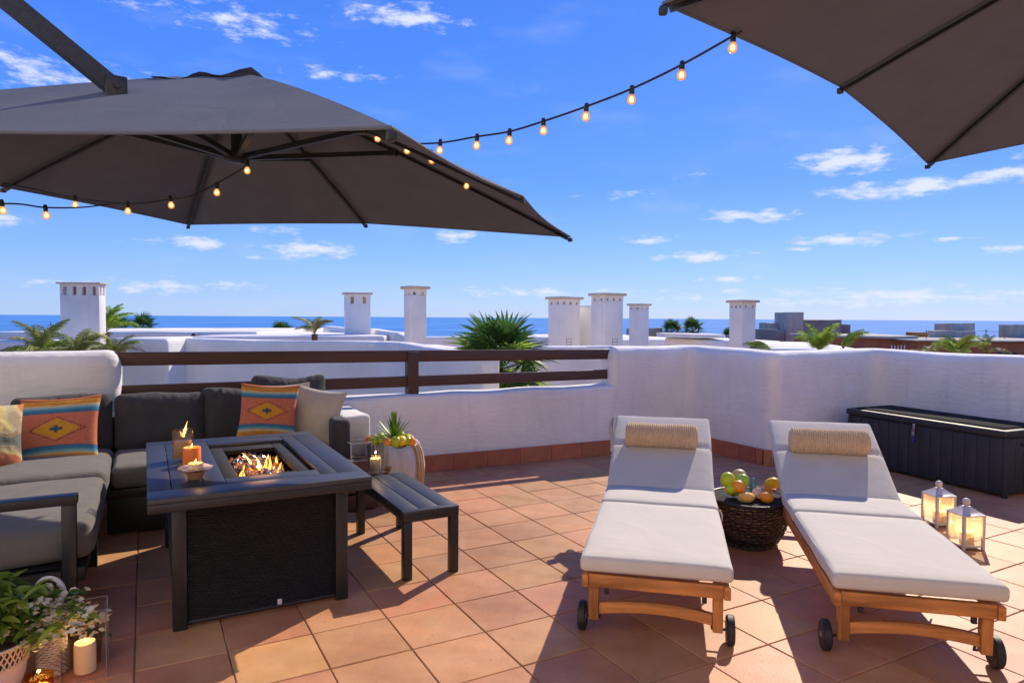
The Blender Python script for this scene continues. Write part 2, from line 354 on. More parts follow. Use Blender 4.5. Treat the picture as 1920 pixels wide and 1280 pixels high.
m_white = mat('off white canvas', (.62, .585, .540), .9, .04, 5, .3, 240, spec=.2, bdist=.002, wr=.10, wrs=3.5)
m_linen = mat('cream linen', (.56, .50, .42), .92, .06, 12, .5, 180, spec=.15, bdist=.004)
m_teak = mat('oiled teak', (.40, .160, .050), .45, .3, 5, .15, 60, spec=.4, stretch=(7, .8, 7), col2=(.54, .22, .065), bdist=.002)
m_teakx = mat('oiled teak crossways', (.40, .160, .050), .45, .3, 5, .15, 60, spec=.4, stretch=(.8, 7, 7), col2=(.54, .22, .065), bdist=.002)
m_teakz = mat('oiled teak upright', (.40, .160, .050), .45, .3, 5, .15, 60, spec=.4, stretch=(7, 7, .8), col2=(.54, .22, .065), bdist=.002)
m_rubber = mat('black rubber', (.018, .020, .024), .55, .1, 10)
m_hub = mat('grey wheel hub', (.25, .26, .28), .5, .1, 10)
m_rope = mat('woven straw', (.64, .46, .30), .9, .12, 60, .3, 150, spec=.15, bdist=.004)
m_wicker = mat('dark rattan', (.022, .016, .013), .45, .35, 30, .2, 120, spec=.5)
m_box = mat('charcoal resin', (.034, .037, .044), .55, .14, 7, .3, 70, spec=.4, bdist=.003)
m_boxlid = mat('weathered resin lid', (.024, .024, .025), .9, .3, 6, .3, 60, spec=.08, bdist=.003)
m_steel = mat('steel', (.45, .45, .46), .3, .1, 10, metal=1)
m_blue = mat('blue tag', (.02, .04, .30), .4, .1, 10)
m_canopy = mat('taupe canopy cloth', (.140, .156, .192), .92, .07, 5, .25, 350, spec=.15, bdist=.002, wr=.12, wrs=2.2, extra=translucent(.09))
m_cable = mat('black cable', (.012, .012, .012), .6, .1, 10)
m_wax = mat('ivory wax', (.85, .66, .40), .5, .06, 20, sss=.6, spec=.4)
m_waxo = mat('orange wax', (.85, .22, .035), .45, .08, 20, sss=.5, spec=.4)
m_wick2 = mat('burnt wick', (.02, .015, .01), .9, .1, 10)
m_flame = emit_mat('flame', (1.0, .36, .05), 2.6)
m_flame2 = emit_mat('flame core', (1.0, .55, .15), 3.2)
m_bulb = emit_mat('glowing bulb', (1.0, .66, .36), 5.0)
m_glass_firelit = mat('firelit fire glass', (.45, .15, .04), .15, .5, 20, spec=.8, emis=(1.0, .28, .05), es=.16)  # glass lit amber by the flames; that firelight is put in as emission
m_coal = mat('dark fire glass', (.10, .075, .085), .12, .5, 25, spec=.9)
m_glass = glass_mat('clear glass', (1, 1, 1), .02); m_amberg = glass_mat('amber glass', (.95, .66, .25), .1)
m_pane = glass_mat('milky lantern pane', (1, .97, .9), .02)
_n = m_pane.node_tree.nodes; _l = m_pane.node_tree.links; _o = [q for q in _n if q.type == 'OUTPUT_MATERIAL'][0]; _m = [q for q in _n if q.type == 'MIX_SHADER'][0]
_t = _n.new('ShaderNodeBsdfTranslucent'); _t.inputs[0].default_value = (.9, .85, .75, 1); _x = _n.new('ShaderNodeMixShader'); _x.inputs[0].default_value = .14
_l.new(_m.outputs[0], _x.inputs[1]); _l.new(_t.outputs[0], _x.inputs[2]); _l.new(_x.outputs[0], _o.inputs[0])
m_env = glass_mat('warm bulb glass', (1, .8, .5), .1)
_n = m_env.node_tree.nodes; _l = m_env.node_tree.links; _o = [q for q in _n if q.type == 'OUTPUT_MATERIAL'][0]; _m = [q for q in _n if q.type == 'MIX_SHADER'][0]
_e = _n.new('ShaderNodeEmission'); _e.inputs[0].default_value = (1, .36, .08, 1); _e.inputs[1].default_value = .75; _x = _n.new('ShaderNodeMixShader'); _x.inputs[0].default_value = .55
_l.new(_m.outputs[0], _x.inputs[1]); _l.new(_e.outputs[0], _x.inputs[2]); _l.new(_x.outputs[0], _o.inputs[0])
m_glass2 = glass_mat('grey tinted glass', (.86, .88, .90), .5)
m_liq = mat('golden liquid', (.80, .42, .06), .1, .1, 10, trans=.5, spec=.8)
m_shell = mat('blush ceramic', (.72, .52, .44), .45, .08, 12, spec=.5)
m_bowlw = mat('brown turned wood', (.32, .16, .08), .5, .2, 12)
m_lwhite = mat('white painted metal', (.62, .60, .60), .5, .08, 12, spec=.4)
m_drape = mat('whitewashed cloth', (.50, .46, .44), .9, .14, 6, .4, 160, spec=.15, stretch=(1, 1, .25), col2=(.58, .56, .56), bdist=.004)
m_drapet = mat('tan cloth hem', (.40, .26, .15), .9, .12, 8, .4, 120)
m_leaf = mat('green leaf', (.17, .30, .035), .45, .35, 8, spec=.4, col2=(.33, .46, .07), extra=translucent(.5))
m_leafd = mat('dark green leaf', (.06, .14, .03), .5, .35, 8, spec=.4, extra=translucent(.35))
m_leafy = mat('yellow green frond', (.26, .29, .07), .5, .35, 6, spec=.35, extra=translucent(.25))
m_leafb = mat('dry straw frond', (.28, .21, .11), .7, .3, 6)
m_succ = mat('lime succulent', (.13, .26, .03), .4, .3, 12, spec=.5, extra=translucent(.2))
m_petal = mat('white petal', (.78, .74, .62), .6, .06, 30, extra=translucent(.3))
m_stem = mat('green stem', (.08, .14, .03), .6, .2, 10)
m_bark = mat('palm fibre', (.12, .065, .035), .95, .35, 20, .8, 60)
m_conc = mat('grey concrete', (.47, .43, .36), .9, .22, 2.0, .3, 6, stretch=(1.5, 1.5, .35))
m_concd = mat('dark concrete', (.27, .25, .22), .9, .25, 2.0, .3, 6)
m_brickr = mat('rust render', (.50, .16, .07), .9, .18, 2.5, .3, 8)
m_brickj = mat('brick joint', (.20, .12, .08), .9, .18, 2.5)
m_dark = mat('dark opening', (.012, .012, .014), .6, .1, 4)
m_ochre = mat('ochre render', (.48, .26, .07), .9, .15, 2)
m_land = mat('dry hillside', (.16, .14, .09), .95, .3, .02, 0, 6, col2=(.10, .12, .06))
m_basktop = mat('dark rattan plate', (.03, .026, .024), .85, .3, 60, .5, 180, spec=.2)
m_liner = mat('tan rattan lining', (.55, .33, .19), .85, .3, 60)
m_crate = mat('brown crate wood', (.12, .06, .028), .7, .25, 6, .2, 60, stretch=(.8, 7, 7))
m_lime = mat('lime skin', (.50, .60, .03), .35, .18, 14, .15, 120, spec=.5)
m_green = mat('green apple skin', (.34, .58, .07), .3, .15, 14, spec=.5)
m_orange = mat('orange skin', (.95, .33, .03), .42, .1, 14, .3, 160, spec=.5, bdist=.002)
m_peach = mat('pale melon flesh', (.95, .52, .13), .5, .15, 18, spec=.4)
m_lemon = mat('yellow lemon skin', (.98, .66, .02), .38, .1, 14, .25, 140, spec=.5, bdist=.002)
m_pear = mat('tan pear skin', (.50, .35, .18), .45, .2, 14)
m_teal = mat('teal glass', (.05, .30, .36), .15, .15, 14, spec=.8)
m_gold = mat('gold rim', (.60, .36, .10), .3, .1, 14, metal=1)
m_rattanw = mat('whitewashed wicker', (.46, .41, .37), .8, .2, 30, .3, 150)
m_plate = mat('white tag plate', (.6, .6, .75), .4, .05, 10)
def sea_x(m, n, l, b, co, cout):
    geo = n.new('ShaderNodeNewGeometry'); mp = n.new('ShaderNodeMapping'); mp.inputs['Scale'].default_value = (.012, .03, 1); l.new(geo.outputs['Position'], mp.inputs[0])
    w = n.new('ShaderNodeTexNoise'); w.inputs['Scale'].default_value = 6; w.inputs['Detail'].default_value = 10; w.inputs['Roughness'].default_value = .7; l.new(mp.outputs[0], w.inputs['Vector'])
    bp = n.new('ShaderNodeBump'); bp.inputs['Strength'].default_value = .5; bp.inputs['Distance'].default_value = 3; l.new(w.outputs[0], bp.inputs['Height']); l.new(bp.outputs[0], b.inputs['Normal'])
m_sea = mat('sea water', (.075, .26, .60), .8, .12, .004, 0, 6, spec=.04, col2=(.12, .32, .66), extra=sea_x)  # bright blue base stands in for the sky's reflection

# ------------------------------------------------------------------ sea and land
mb = MB(); rad = [60, 400, 900, 1500, 3000, 6000, 12000, 25000, 60000]; n = 64
vs = []; fs = []
for r in rad:
    for i in range(n): a = 2*PI*i/n; vs.append((r*math.cos(a), r*math.sin(a), -31))
for j in range(len(rad)-1):
    for i in range(n): fs.append((j*n+i, j*n+(i+1) % n, (j+1)*n+(i+1) % n, (j+1)*n+i))
tag(mb.add(vs, fs).build('sea', m_sea, smooth=False), kind='structure')
mb = MB(); vs = []; fs = []
ys = [-900, -300, -60, -10, 0, 10, 30, 60, 100, 160, 260, 400, 560, 700, 760]; xs = [-1500 + 100*i for i in range(31)]
for y in ys:
    for x in xs:
        z = -4.0 if y <= 30 else -4.0 - (y-30)*.040
        vs.append((x, y + (nz((x, y, 0), .004, 60) if y > 500 else 0), z + (nz((x, y, 0), .02, 1.2) if 60 < y < 650 else 0)))
nx = len(xs)
for j in range(len(ys)-1):
    for i in range(nx-1): fs.append((j*nx+i, j*nx+i+1, (j+1)*nx+i+1, (j+1)*nx+i))
tag(mb.add(vs, fs).build('hillside', m_land), kind='structure')

# ------------------------------------------------------------------ terrace floor
MG = Matrix.Rotation(TH, 4, 'Z')
A0, B0, PA, PB = 0.978, 3.003, .3425, .3365
mb = MB(); mb.box(-3.2, 6.95, -4.0, 6.2, -.30, -.006, MG)
floor = tag(mb.build('terrace_floor', m_grout, smooth=False), kind='structure')
def tile_mesh(j):
    b = MB(); g = .0030; e = .0025
    x0, x1, y0, y1 = g, PA-g, g, PB-g
    dz = [random.uniform(-.0006, .0006) for _ in range(4)]
    v = [(x0,y0,-.008),(x1,y0,-.008),(x1,y1,-.008),(x0,y1,-.008),(x0,y0,-.0025),(x1,y0,-.0025),(x1,y1,-.0025),(x0,y1,-.0025),
         (x0+e,y0+e,dz[0]),(x1-e,y0+e,dz[1]),(x1-e,y1-e,dz[2]),(x0+e,y1-e,dz[3])]
    f = [(0,1,5,4),(1,2,6,5),(2,3,7,6),(3,0,4,7),(4,5,9,8),(5,6,10,9),(6,7,11,10),(7,4,8,11),(8,9,10,11)]
    b.add(v, f); me = b.mesh('tile', False); me.materials.append(m_tile); return me
tms = [tile_mesh(i) for i in range(6)]
cells = []
def inside(a, b):
    if b > 5.83-.05*a: return False
    if a > 5.23 and b > 4.43: return False
    return a < 6.78 and a > -3.0
for i in range(-12, 19):
    for j in range(-20, 9):
        a, b = A0+PA*i, B0+PB*j
        if not inside(a+PA/2-.1, b+PB/2-.1): continue
        p = AB(a+PA/2, b+PB/2)
        vis = p.y > .5 and abs(p.x)/p.y < .86 and (1.4/p.y) < .66
        cells.append((0 if vis else 1, p.y, a, b))
cells.sort()
rest = MB(); cnt = 0
for vis, d, a, b in cells:
    if vis == 0 and cnt < 300:
        o = part('tile', random.choice(tms), None, floor, AB(a, b, random.uniform(-.0008, .0008)), (0, 0, TH)); cnt += 1
    else:
        rest.add([v.co.copy() for v in tms[cnt % 6].vertices], [tuple(p.vertices) for p in tms[cnt % 6].polygons], Matrix.Translation(AB(a, b)) @ MG)
tag(rest.build('tile', m_tile, floor, smooth=False), kind='stuff')

# ------------------------------------------------------------------ terrace wall (lumpy plaster)
def lump(w):
    return w + Vector((nz(w, 1.7, .014, 1)+nz(w, 6, .004, 4), nz(w, 1.7, .014, 2)+nz(w, 6, .004, 5), nz(w, 2.2, .016, 3)))
def wallblk(mb, pa, pb, th, h0, h1, r=.07, side=1, zb=-1.2):
    """plaster wall from pa to pb (inner face), thickness th to the outer side"""
    pa = Vector((*pa[:2], 0)); pb = Vector((*pb[:2], 0)); L = (pb-pa).length; d = (pb-pa).normalized(); nrm = Vector((-d.y, d.x, 0))*side
    def f(w):
        t = w.x/L; zt = h0+(h1-h0)*t
        z = w.z if w.z < .2 else .2+(w.z-.2)*(zt-.2)/.8
        return lump(pa + d*w.x + nrm*w.y + Vector((0, 0, z)))
    mb.rbox(0, L, 0, th, zb, 1.0, r, 4, (max(2, int(L/.12)), 3, 16), None, f)
def wb(a): return 5.83-.05*a
mb = MB()
wallblk(mb, AB(-3.4, wb(-3.4)-.005), AB(-.17, wb(-.17)-.005), .30, 1.13, 1.125, .10)
wallblk(mb, AB(-.4, wb(-.4)), AB(4.5, wb(4.5)), .27, .685, .71, .06)
def fillet(pts, rads, n=10):
    out_ = [Vector(pts[0])]
    for i in range(1, len(pts)-1):
        p = Vector(pts[i]); d0 = (Vector(pts[i-1])-p).normalized(); d1 = (Vector(pts[i+1])-p).normalized(); r_ = rads[i-1]
        for k_ in range(n+1):
            t = k_/n; out_.append((p+d0*r_)*(1-t)**2 + p*2*t*(1-t) + (p+d1*r_)*t*t)
    out_.append(Vector(pts[-1])); return out_
def resample(P_, st):
    out_ = [P_[0]]
    for a_, b_ in zip(P_[:-1], P_[1:]):
        L = (b_-a_).length; m_ = max(1, round(L/st))
        for k_ in range(1, m_+1): out_.append(a_.lerp(b_, k_/m_))
    return out_
HIW = fillet([AB(4.30, wb(4.30)-.004), AB(5.245, 5.565), AB(5.235, 4.435), AB(6.80, 4.44), AB(6.72, -1.6)], [.12, .16, .14])
path = resample(HIW, .12); hts = []
prof = []                                   # inner face up, round over, outer face down: (offset outwards, height under top)
TH_ = .28; RR = .085
prof += [(0, z) for z in (-1.9, -1.2, -1.0, -.85, -.7, -.55, -.4, -.3, -.2, -RR)]
for k_ in range(1, 6): an = PI/2*k_/5; prof.append((RR*(1-math.cos(an)), -RR*(1-math.sin(an))))
prof += [(TH_/2, .006)]
for k_ in range(5, -1, -1): an = PI/2*k_/5; prof.append((TH_-RR*(1-math.cos(an)), -RR*(1-math.sin(an))))
prof += [(TH_, -.6), (TH_, -1.9)]
V = []; F = []; np_ = len(prof); tot_ = len(path)
for i, p in enumerate(path):
    t = (path[min(i+1, tot_-1)]-path[max(0, i-1)]).normalized(); nrm = Vector((-t.y, t.x, 0)); zt = 1.10-.03*i/tot_
    ends = [(-.0, -RR*.0)] if i else [(0, 0)]
    for (o_, z) in prof:
        V.append(lump(p + nrm*o_ + Vector((0, 0, zt+z))))
for i in range(tot_-1):
    for j in range(np_-1): F.append((i*np_+j, (i+1)*np_+j, (i+1)*np_+j+1, i*np_+j+1))
mb.add(V, F)
wallblk(mb, AB(4.235, wb(4.235)-.003), AB(4.54, wb(4.54)-.003), .286, 1.102, 1.102, .09)
mb.rbox(1.335, 1.555, 5.18, 5.80, -.02, .635, .035, 3, (3, 5, 6), MG, lump)
wall = tag(mb.build('terrace_wall', m_plaster), 'lumpy white plastered terrace parapet that steps down to a low stretch under the brown rail', 'wall')
# skirting tiles
def skirt(p0, p1, nrm, name='skirting_tile'):
    p0 = Vector(p0); p1 = Vector(p1); L = (p1-p0).length; d = (p1-p0).normalized(); ang = math.atan2(d.y, d.x)
    k_ = int(L/.3425); L1 = .3425
    for i in range(k_+1):
        l = min(L1, L-i*L1)
        if l < .05: break
        b = MB(); b.box(.002, l-.002, -.012, .012, 0.0, .15, None, .003)
        o = b.build(name, m_skirt, wall, smooth=False); o.location = p0 + d*(i*L1) + nrm*.026; o.rotation_euler = (0, 0, ang)
skirt(AB(-3.0, wb(-3.0)), AB(4.30, wb(4.30)), -WW)
cur = 0
pts_ = HIW; acc_ = [0]
for a_, b_ in zip(pts_[:-1], pts_[1:]): acc_.append(acc_[-1]+(b_-a_).length)
def along(d):
    for i in range(len(pts_)-1):
        if d <= acc_[i+1]: return pts_[i].lerp(pts_[i+1], (d-acc_[i])/(acc_[i+1]-acc_[i]))
    return pts_[-1]
dpos = 0.0
while dpos < acc_[-1]-.4:
    p0 = along(dpos); L = .3425
    while L > .09 and (along(dpos+L/2)-(p0+along(dpos+L))/2).length > .006: L *= .6
    p1 = along(dpos+L); d_ = (p1-p0).normalized(); skirt(p0, p1, Vector((d_.y, -d_.x, 0))); dpos += L

# unseen house walls and a floor beyond, added to bounce sunlight into the shade
mb = MB(); wallblk(mb, AB(7.2, -1.7), AB(-3.4, -1.7), .3, 5.6, 5.6, .06)
hw = tag(mb.build('bounce_house_wall', m_plaster), 'unseen white plastered house wall behind the terrace, added to bounce sunlight', 'wall')
b = MB(); b.rbox(1.2, 3.0, -1.685, -1.655, .02, 2.15, .01, 1, 1, MG); b.build('door', m_railw, hw)
mb = MB(); wallblk(mb, AB(-3.42, -1.7), AB(-3.42, 5.7), .3, 5.6, 5.6, .06); tag(mb.build('bounce_house_wing', m_plaster), 'unseen white plastered wing left of the sofa, added to bounce sunlight', 'wall')  # wing out of view, added as a sunlit face that fills the terrace
mb = MB(); mb.box(-14, 22, 6.45, 20, -2.9, -1.6, None); tag(mb.build('bounce_floor', m_tile, smooth=False), kind='structure')  # floor added to throw sunlight up onto the shaded neighbour walls

# ------------------------------------------------------------------ brown railing
rail = thing('terrace_railing', AB(0, 0), TH, 'dark brown two bar railing with one square post above the low white wall', 'railing')
def ry(a): return wb(a)+.13
for z0, z1, h, t in ((1.118, 1.075, .104, .045), (.862, .862, .098, .04)):
    b = MB(); x0, x1 = -.35, 4.30
    def f(w, z0=z0, z1=z1): t_ = (w.x-x0)/(x1-x0); return Vector((w.x, w.y+ry(w.x), w.z+z0+(z1-z0)*t_))
    b.rbox(x0, x1, -t/2, t/2, -h, 0, .006, 2, (8, 1, 1), None, f); b.build('rail', m_railw, rail)
b = MB(); b.rbox(2.09, 2.19, ry(2.14)-.05, ry(2.14)+.05, .66, 1.085, .006, 2, 1); b.build('post', m_railw, rail)

# ------------------------------------------------------------------ neighbours' roofs and chimneys
def pblock(name, pts, ztop, th, zb, label, cat='wall', m=None, r=.05, lum=True):
    """wall running through a polyline of world points, all tops as listed"""
    mb = MB()
    for (p, q, z0, z1) in zip(pts[:-1], pts[1:], ztop[:-1], ztop[1:]):
        p = Vector((p[0], p[1], 0)); q = Vector((q[0], q[1], 0)); L = (q-p).length; d = (q-p).normalized(); nrm = Vector((-d.y, d.x, 0))
        def f(w):
            t = w.x/L; zt = z0+(z1-z0)*t; z = w.z if w.z < 0 else w.z*zt if zt > 0 else w.z
            z = zb + (w.z+1)/2*(zt-zb)
            o = p + d*w.x + nrm*w.y + Vector((0, 0, z))
            return lump(o) if lum else o
        mb.rbox(-th*.2, L+th*.2, 0, th, -1, 1, min(r, .2), 3, (max(1, int(L/.5)), 1, 4), None, f)
    return tag(mb.build(name, m or m_plaster2), label, cat)
def top(px, py, Y): p = at(px, py, Y); return (p.x, p.y), p.z
def line(name, spec, th, zb, label, cat='wall', m=None):
    P = [top(*s) for s in spec]; return pblock(name, [p for p, z in P], [z for p, z in P], th, zb, label, cat, m)
line('neighbour_wall', [(285,633,9.4),(480,638,9.4),(700,639,9.2),(745,642,8.6),(785,649,7.9),(835,656,7.3),(900,664,6.9)], .25, -2.5,
     'long white garden wall of the next terrace seen through the brown rails')
line('neighbour_wall', [(228,634,8.9),(291,634,8.9)], .8, -2.5, 'stubby white wall end with a rounded top beside the long neighbour wall')
line('neighbour_wall', [(-200,640,12),(60,638,12),(115,638,12)], .4, -3, 'low white wall at far left behind the arching fronds')
line('flat_roof', [(50,622,16.5),(390,622,16.5)], 6, -3, 'flat white roof with a dark drain hole behind the broad chimney', 'roof')
line('flat_roof', [(400,631,14.5),(650,630,14.5)], 4, -3, 'flat white roof left of the vented double chimney under small palms', 'roof')
line('neighbour_wall', [(606,611,19),(650,616,17.5)], .3, -3, 'sloping white wall top touching the left side of the vented chimney')
line('neighbour_wall', [(685,616,17),(742,624,14.5),(760,632,13.5)], .3, -3, 'stepped white wall falling from the vented chimney towards the slim tall chimney')
line('neighbour_wall', [(745,632,17),(900,631,17.5),(1035,631,18.5)], .5, -3, 'distant cream roof edge behind the large fan palm')
line('neighbour_wall', [(790,646,10.5),(850,655,9.4)], .3, -2.5, 'short white wall shoulder right of the slim tall chimney')
line('neighbour_wall', [(1000,650,10.2),(1100,649,10.4),(1330,650,11)], .3, -2.5, 'white neighbour parapet behind the right end of the brown rail')
line('flat_roof', [(1165,637,18.5),(1265,637,19)], 6, -3, 'flat white roof at the foot of the short right chimney', 'roof')
line('roof_slab', [(1263,625,15.5),(1345,627,15.5)], 1.0, 1.4-15.5*(633-597)/1270, 'low white slab with a dark gap under it, beside two small palms', 'roof')
line('neighbour_wall', [(1268,634,16),(1400,641,15),(1445,650,13.5)], 1.6, -3, 'long white roof edge leading to the square right hand chimney')
line('neighbour_wall', [(1440,653,13),(1560,656,12.5)], .4, -3, 'thin white wall top under the two upright fronds')

def chimney(px0, px1, pyt, Y, zb, nl, nr, wr, label, flat=False, hole=(.11, .12), rot=None, cap=.05):
    """square plaster shaft, row of vent holes under a flat cap"""
    p0 = at(px0, pyt, Y); p1 = at(px1, pyt, Y); W_ = p1.x-p0.x; z1 = p0.z; c = (p0+p1)/2
    rot = TH if rot is None else rot
    ca, sa = abs(math.cos(rot)), abs(math.sin(rot))
    az_ = math.atan2(c.x, c.y)
    ca2, sa2 = abs(math.cos(rot+az_)), abs(math.sin(rot+az_))
    k_ = W_/(ca2 + sa2*wr)/(1/math.cos(az_))*1.0 ; sx, sy = k_, k_*wr
    t = thing('chimney', (c.x, c.y+sy/2, 0), rot, label, 'chimney')
    hx, hy = sx/2, sy/2; ct = cap; hh = hole[1]; hz = z1-ct-.05-hh
    def f(w): return w + Vector((nz(w, 2, .008, 7), nz(w, 2, .008, 8), 0))
    b = MB(); b.rbox(-hx, hx, -hy, hy, zb, hz, .012, 2, (2, 2, 6), None, f)
    # band with holes
    def side(nh, half, other, ax):
        w = hole[0]; step = 2*half/(nh)
        edges = [-half]
        for i in range(nh):
            m_ = -half + step*(i+.5); edges += [m_-w/2, m_+w/2]
        edges.append(half)
        for sg in (-1, 1):
            for i in range(0, len(edges), 2):
                x0, x1 = edges[i], edges[i+1]
                if ax == 0: b.box(x0, x1, sg*other-(.05 if sg > 0 else 0), sg*other+(.05 if sg < 0 else 0), hz, hz+hh)
                else: b.box(sg*other-(.05 if sg > 0 else 0), sg*other+(.05 if sg < 0 else 0), x0+.0505 if i == 0 else x0, x1-.0505 if i == len(edges)-2 else x1, hz, hz+hh)
    side(nr, hx, hy, 0); side(nl, hy, hx, 1)
    b.box(-hx, hx, -hy, hy, hz+hh, z1-ct)
    b.build('shaft', m_plaster2, t)
    b = MB(); b.box(-hx+.09, hx-.09, -hy+.09, hy-.09, hz-.01, hz+hh+.01); b.build('vent_core', m_vent, t)
    b = MB(); b.rbox(-hx-.05, hx+.05, -hy-.05, hy+.05, z1-ct, z1, .01, 2, 1); b.build('cap', m_cream, t)
    return t
chimney(104, 191, 529, 13.0, -3, 2, 4, .35, 'broad white chimney at far left with four vent holes', rot=R(4), hole=(.07, .16), cap=.03)
chimney(641, 691, 548, 16.0, -3, 2, 2, .75, 'squat white chimney left of centre with two tall vent slots', rot=R(20), hole=(.08, .16))
chimney(755, 798, 536, 11.5, -3, 2, 2, .9, 'tallest slim white chimney rising just right of the railing post', rot=R(33), hole=(.05, .05))
chimney(1029, 1090, 556, 13.5, -3, 2, 3, .8, 'left one of two thick white chimneys joined by a wall', rot=R(36), hole=(.055, .05))
chimney(1111, 1172, 549, 13.0, -3, 2, 3, .8, 'right one of two thick white chimneys joined by a wall', rot=R(34), hole=(.055, .05))
chimney(1182, 1220, 569, 17.5, -3, 2, 2, 1.0, 'small short white chimney right of the joined pair', rot=R(40), hole=(.05, .05))
chimney(1373, 1424, 562, 13.0, -3, 3, 2, 1.0, 'white square chimney standing alone to the right above the high wall', rot=R(26), hole=(.05, .05))
line('linking_wall', [(1080,572,14.0),(1125,572,13.8)], .2, -3, 'thin white wall joining the two thick chimneys')
# drain holes and small roof things
for px, py, Y, l in ((365, 629, 16.38, 'dark round drain hole in the white roof edge right of the broad chimney'),):
    p = at(px, py, Y); b = MB(); b.lathe([(.055, 0), (.055, .10)], 12, Matrix.Rotation(PI/2, 4, 'X'))
    o = b.build('drain_pipe', m_dark); o.location = p + Vector((0, .04, 0)); tag(o, l, 'drain')
for px, l in ((894+171-0, 'left'),):
    pass

# concrete blocks and the rust coloured building to the right
def dblk(name, px0, px1, pyt, pyb, Y, dep, m, label, cat, rz=0, par=None):
    p0 = at(px0, pyt, Y); p1 = at(px1, pyb, Y)
    b = MB(); b.rbox(p0.x, p1.x, Y, Y+dep, p1.z, p0.z, .03, 1, (3, 2, 2), None, lambda w: w+Vector((0, 0, nz(w, .8, .05, 5))))
    o = b.build(name, m, par)
    if par is None: tag(o, label, cat)
    elif label: o['label'] = label
    return o
dblk('concrete_tower', 1474, 1505, 585, 700, 36, 1.6, m_conc, 'tall grey concrete tower block streaked by rain', 'building')
dblk('concrete_wall', 1505.5, 1576, 599, 700, 36.6, 1.2, m_concd, 'long dark concrete wall right of the streaked tower', 'building')
dblk('concrete_wall', 1576.5, 1593, 608, 700, 36.8, 1.2, m_concd, 'lowest step at the right end of the dark concrete wall', 'building')
dblk('concrete_block', 1443, 1472, 605, 640, 37, 1.6, m_conc, 'small grey concrete block left of the streaked tower', 'building')
dblk('concrete_wall', 1419, 1470, 617, 700, 35.5, 1.0, m_concd, 'low dark concrete wall behind the lone right chimney', 'building')
dblk('concrete_block', 1785, 1828, 606, 630, 33, 1.4, m_conc, 'grey concrete block on the roof of the rust coloured building', 'building')
dblk('concrete_block', 1752, 1829, 620, 640, 32.4, .5, m_conc, 'wide low concrete parapet in front of the roof block', 'building')
dblk('concrete_block', 1911, 1960, 609, 640, 33, 1.4, m_conc, 'grey concrete block cut by the right edge of the view', 'building')
dblk('ochre_hut', 1720, 1752, 623, 640, 33.4, 1, m_ochre, 'small ochre rooftop hut left of the low concrete parapet', 'building')
dblk('timber_screen', 1216, 1242, 615, 645, 26, .3, m_concd, 'dark slatted timber screen right of the short chimney', 'screen')
dblk('timber_screen', 1177, 1184, 614, 645, 26, .3, m_concd, 'narrow dark screen post left of the short chimney', 'screen')
rb = thing('rust_building', at(1730, 640, 30), 0, 'long rust coloured flat roofed building beyond the right hand wall', 'building')
rb.location = (0, 0, 0)
dblk('facade', 1560, 1720, 633, 720, 30, 4, m_brickr, None, None, par=rb); dblk('facade', 1720.5, 2200, 640, 720, 28.5, 5, m_brickr, None, None, par=rb)
dblk('roof_edge', 1555, 1722, 629, 634.5, 29.8, 4.4, m_conc, None, None, par=rb); dblk('roof_edge', 1718, 2205, 637, 643, 28.3, 5.4, m_conc, None, None, par=rb)
for q in ((1604, 1640, 651, 657), (1873, 1907, 660, 669)):
    dblk('window', *q, 29.9 if q[0] < 1700 else 28.4, .3, m_dark, None, None, par=rb)
for i, px in enumerate((1672, 1678, 1684, 1690, 1696)):
    p = at(px, 650, 24)
    b = MB(); b.tube([(0, 0, -.25), (0, 0, .05)], .02, 6); o = b.build('baluster', m_lwhite, rb); o.location = p
# antenna poles
for px, py0, py1, Y, l in ((1737, 618, 640, 30, 'thin left roof pole above the ochre hut'), (1849, 617, 640, 31, 'thin roof pole between the two roof blocks'), (1884, 614, 640, 31, 'thin paired roof pole near the right edge'),
                        (95, 604, 630, 25, 'slender dark pole just left of the broad chimney'), (8, 625, 645, 20, 'short dark stake at the left edge of the sea')):
    p = at(px, py0, Y); q = at(px, py1, Y); b = MB(); b.tube([(0, 0, q.z-p.z), (0, 0, 0)], .018, 6); b.tube([(-.12, 0, -.1), (.12, 0, -.1)], .01, 6)
    o = b.build('roof_pole', m_concd); o.location = p; tag(o, l, 'pole')
for (p0_, p1_, l_) in (((1737, 621, 30), (1849, 620, 31), 'thin sagging wire strung from the ochre hut to the middle roof pole'), ((1849, 620, 31), (1884, 618, 31), 'short wire between the two right hand roof poles')):
    a_, b_ = at(*p0_), at(*p1_); b = MB(); b.tube([a_, (a_+b_)/2-Vector((0, 0, .08)), b_], .008, 5); tag(b.build('roof_wire', m_concd), l_, 'wire')
# ladder-like vents on the joined chimneys
for px, py, Y, l in ((1065, 640, 12.6, 'small white grille at the foot of the left joined chimney'), (1151, 640, 12.0, 'small grey grille at the foot of the right joined chimney')):
    p = at(px, py, Y); t = thing('grille', p, TH, l, 'grille')
    for i in range(3): b = MB(); b.tube([(-.05, -.03, -.06+.05*i), (.05, -.03, -.06+.05*i)], .006, 6); b.build('bar', m_hub, t)
    for s_ in (-1, 1): b = MB(); b.tube([(s_*.05, -.03, -.08), (s_*.05, -.03, .06)], .006, 6); b.build('upright', m_hub, t)

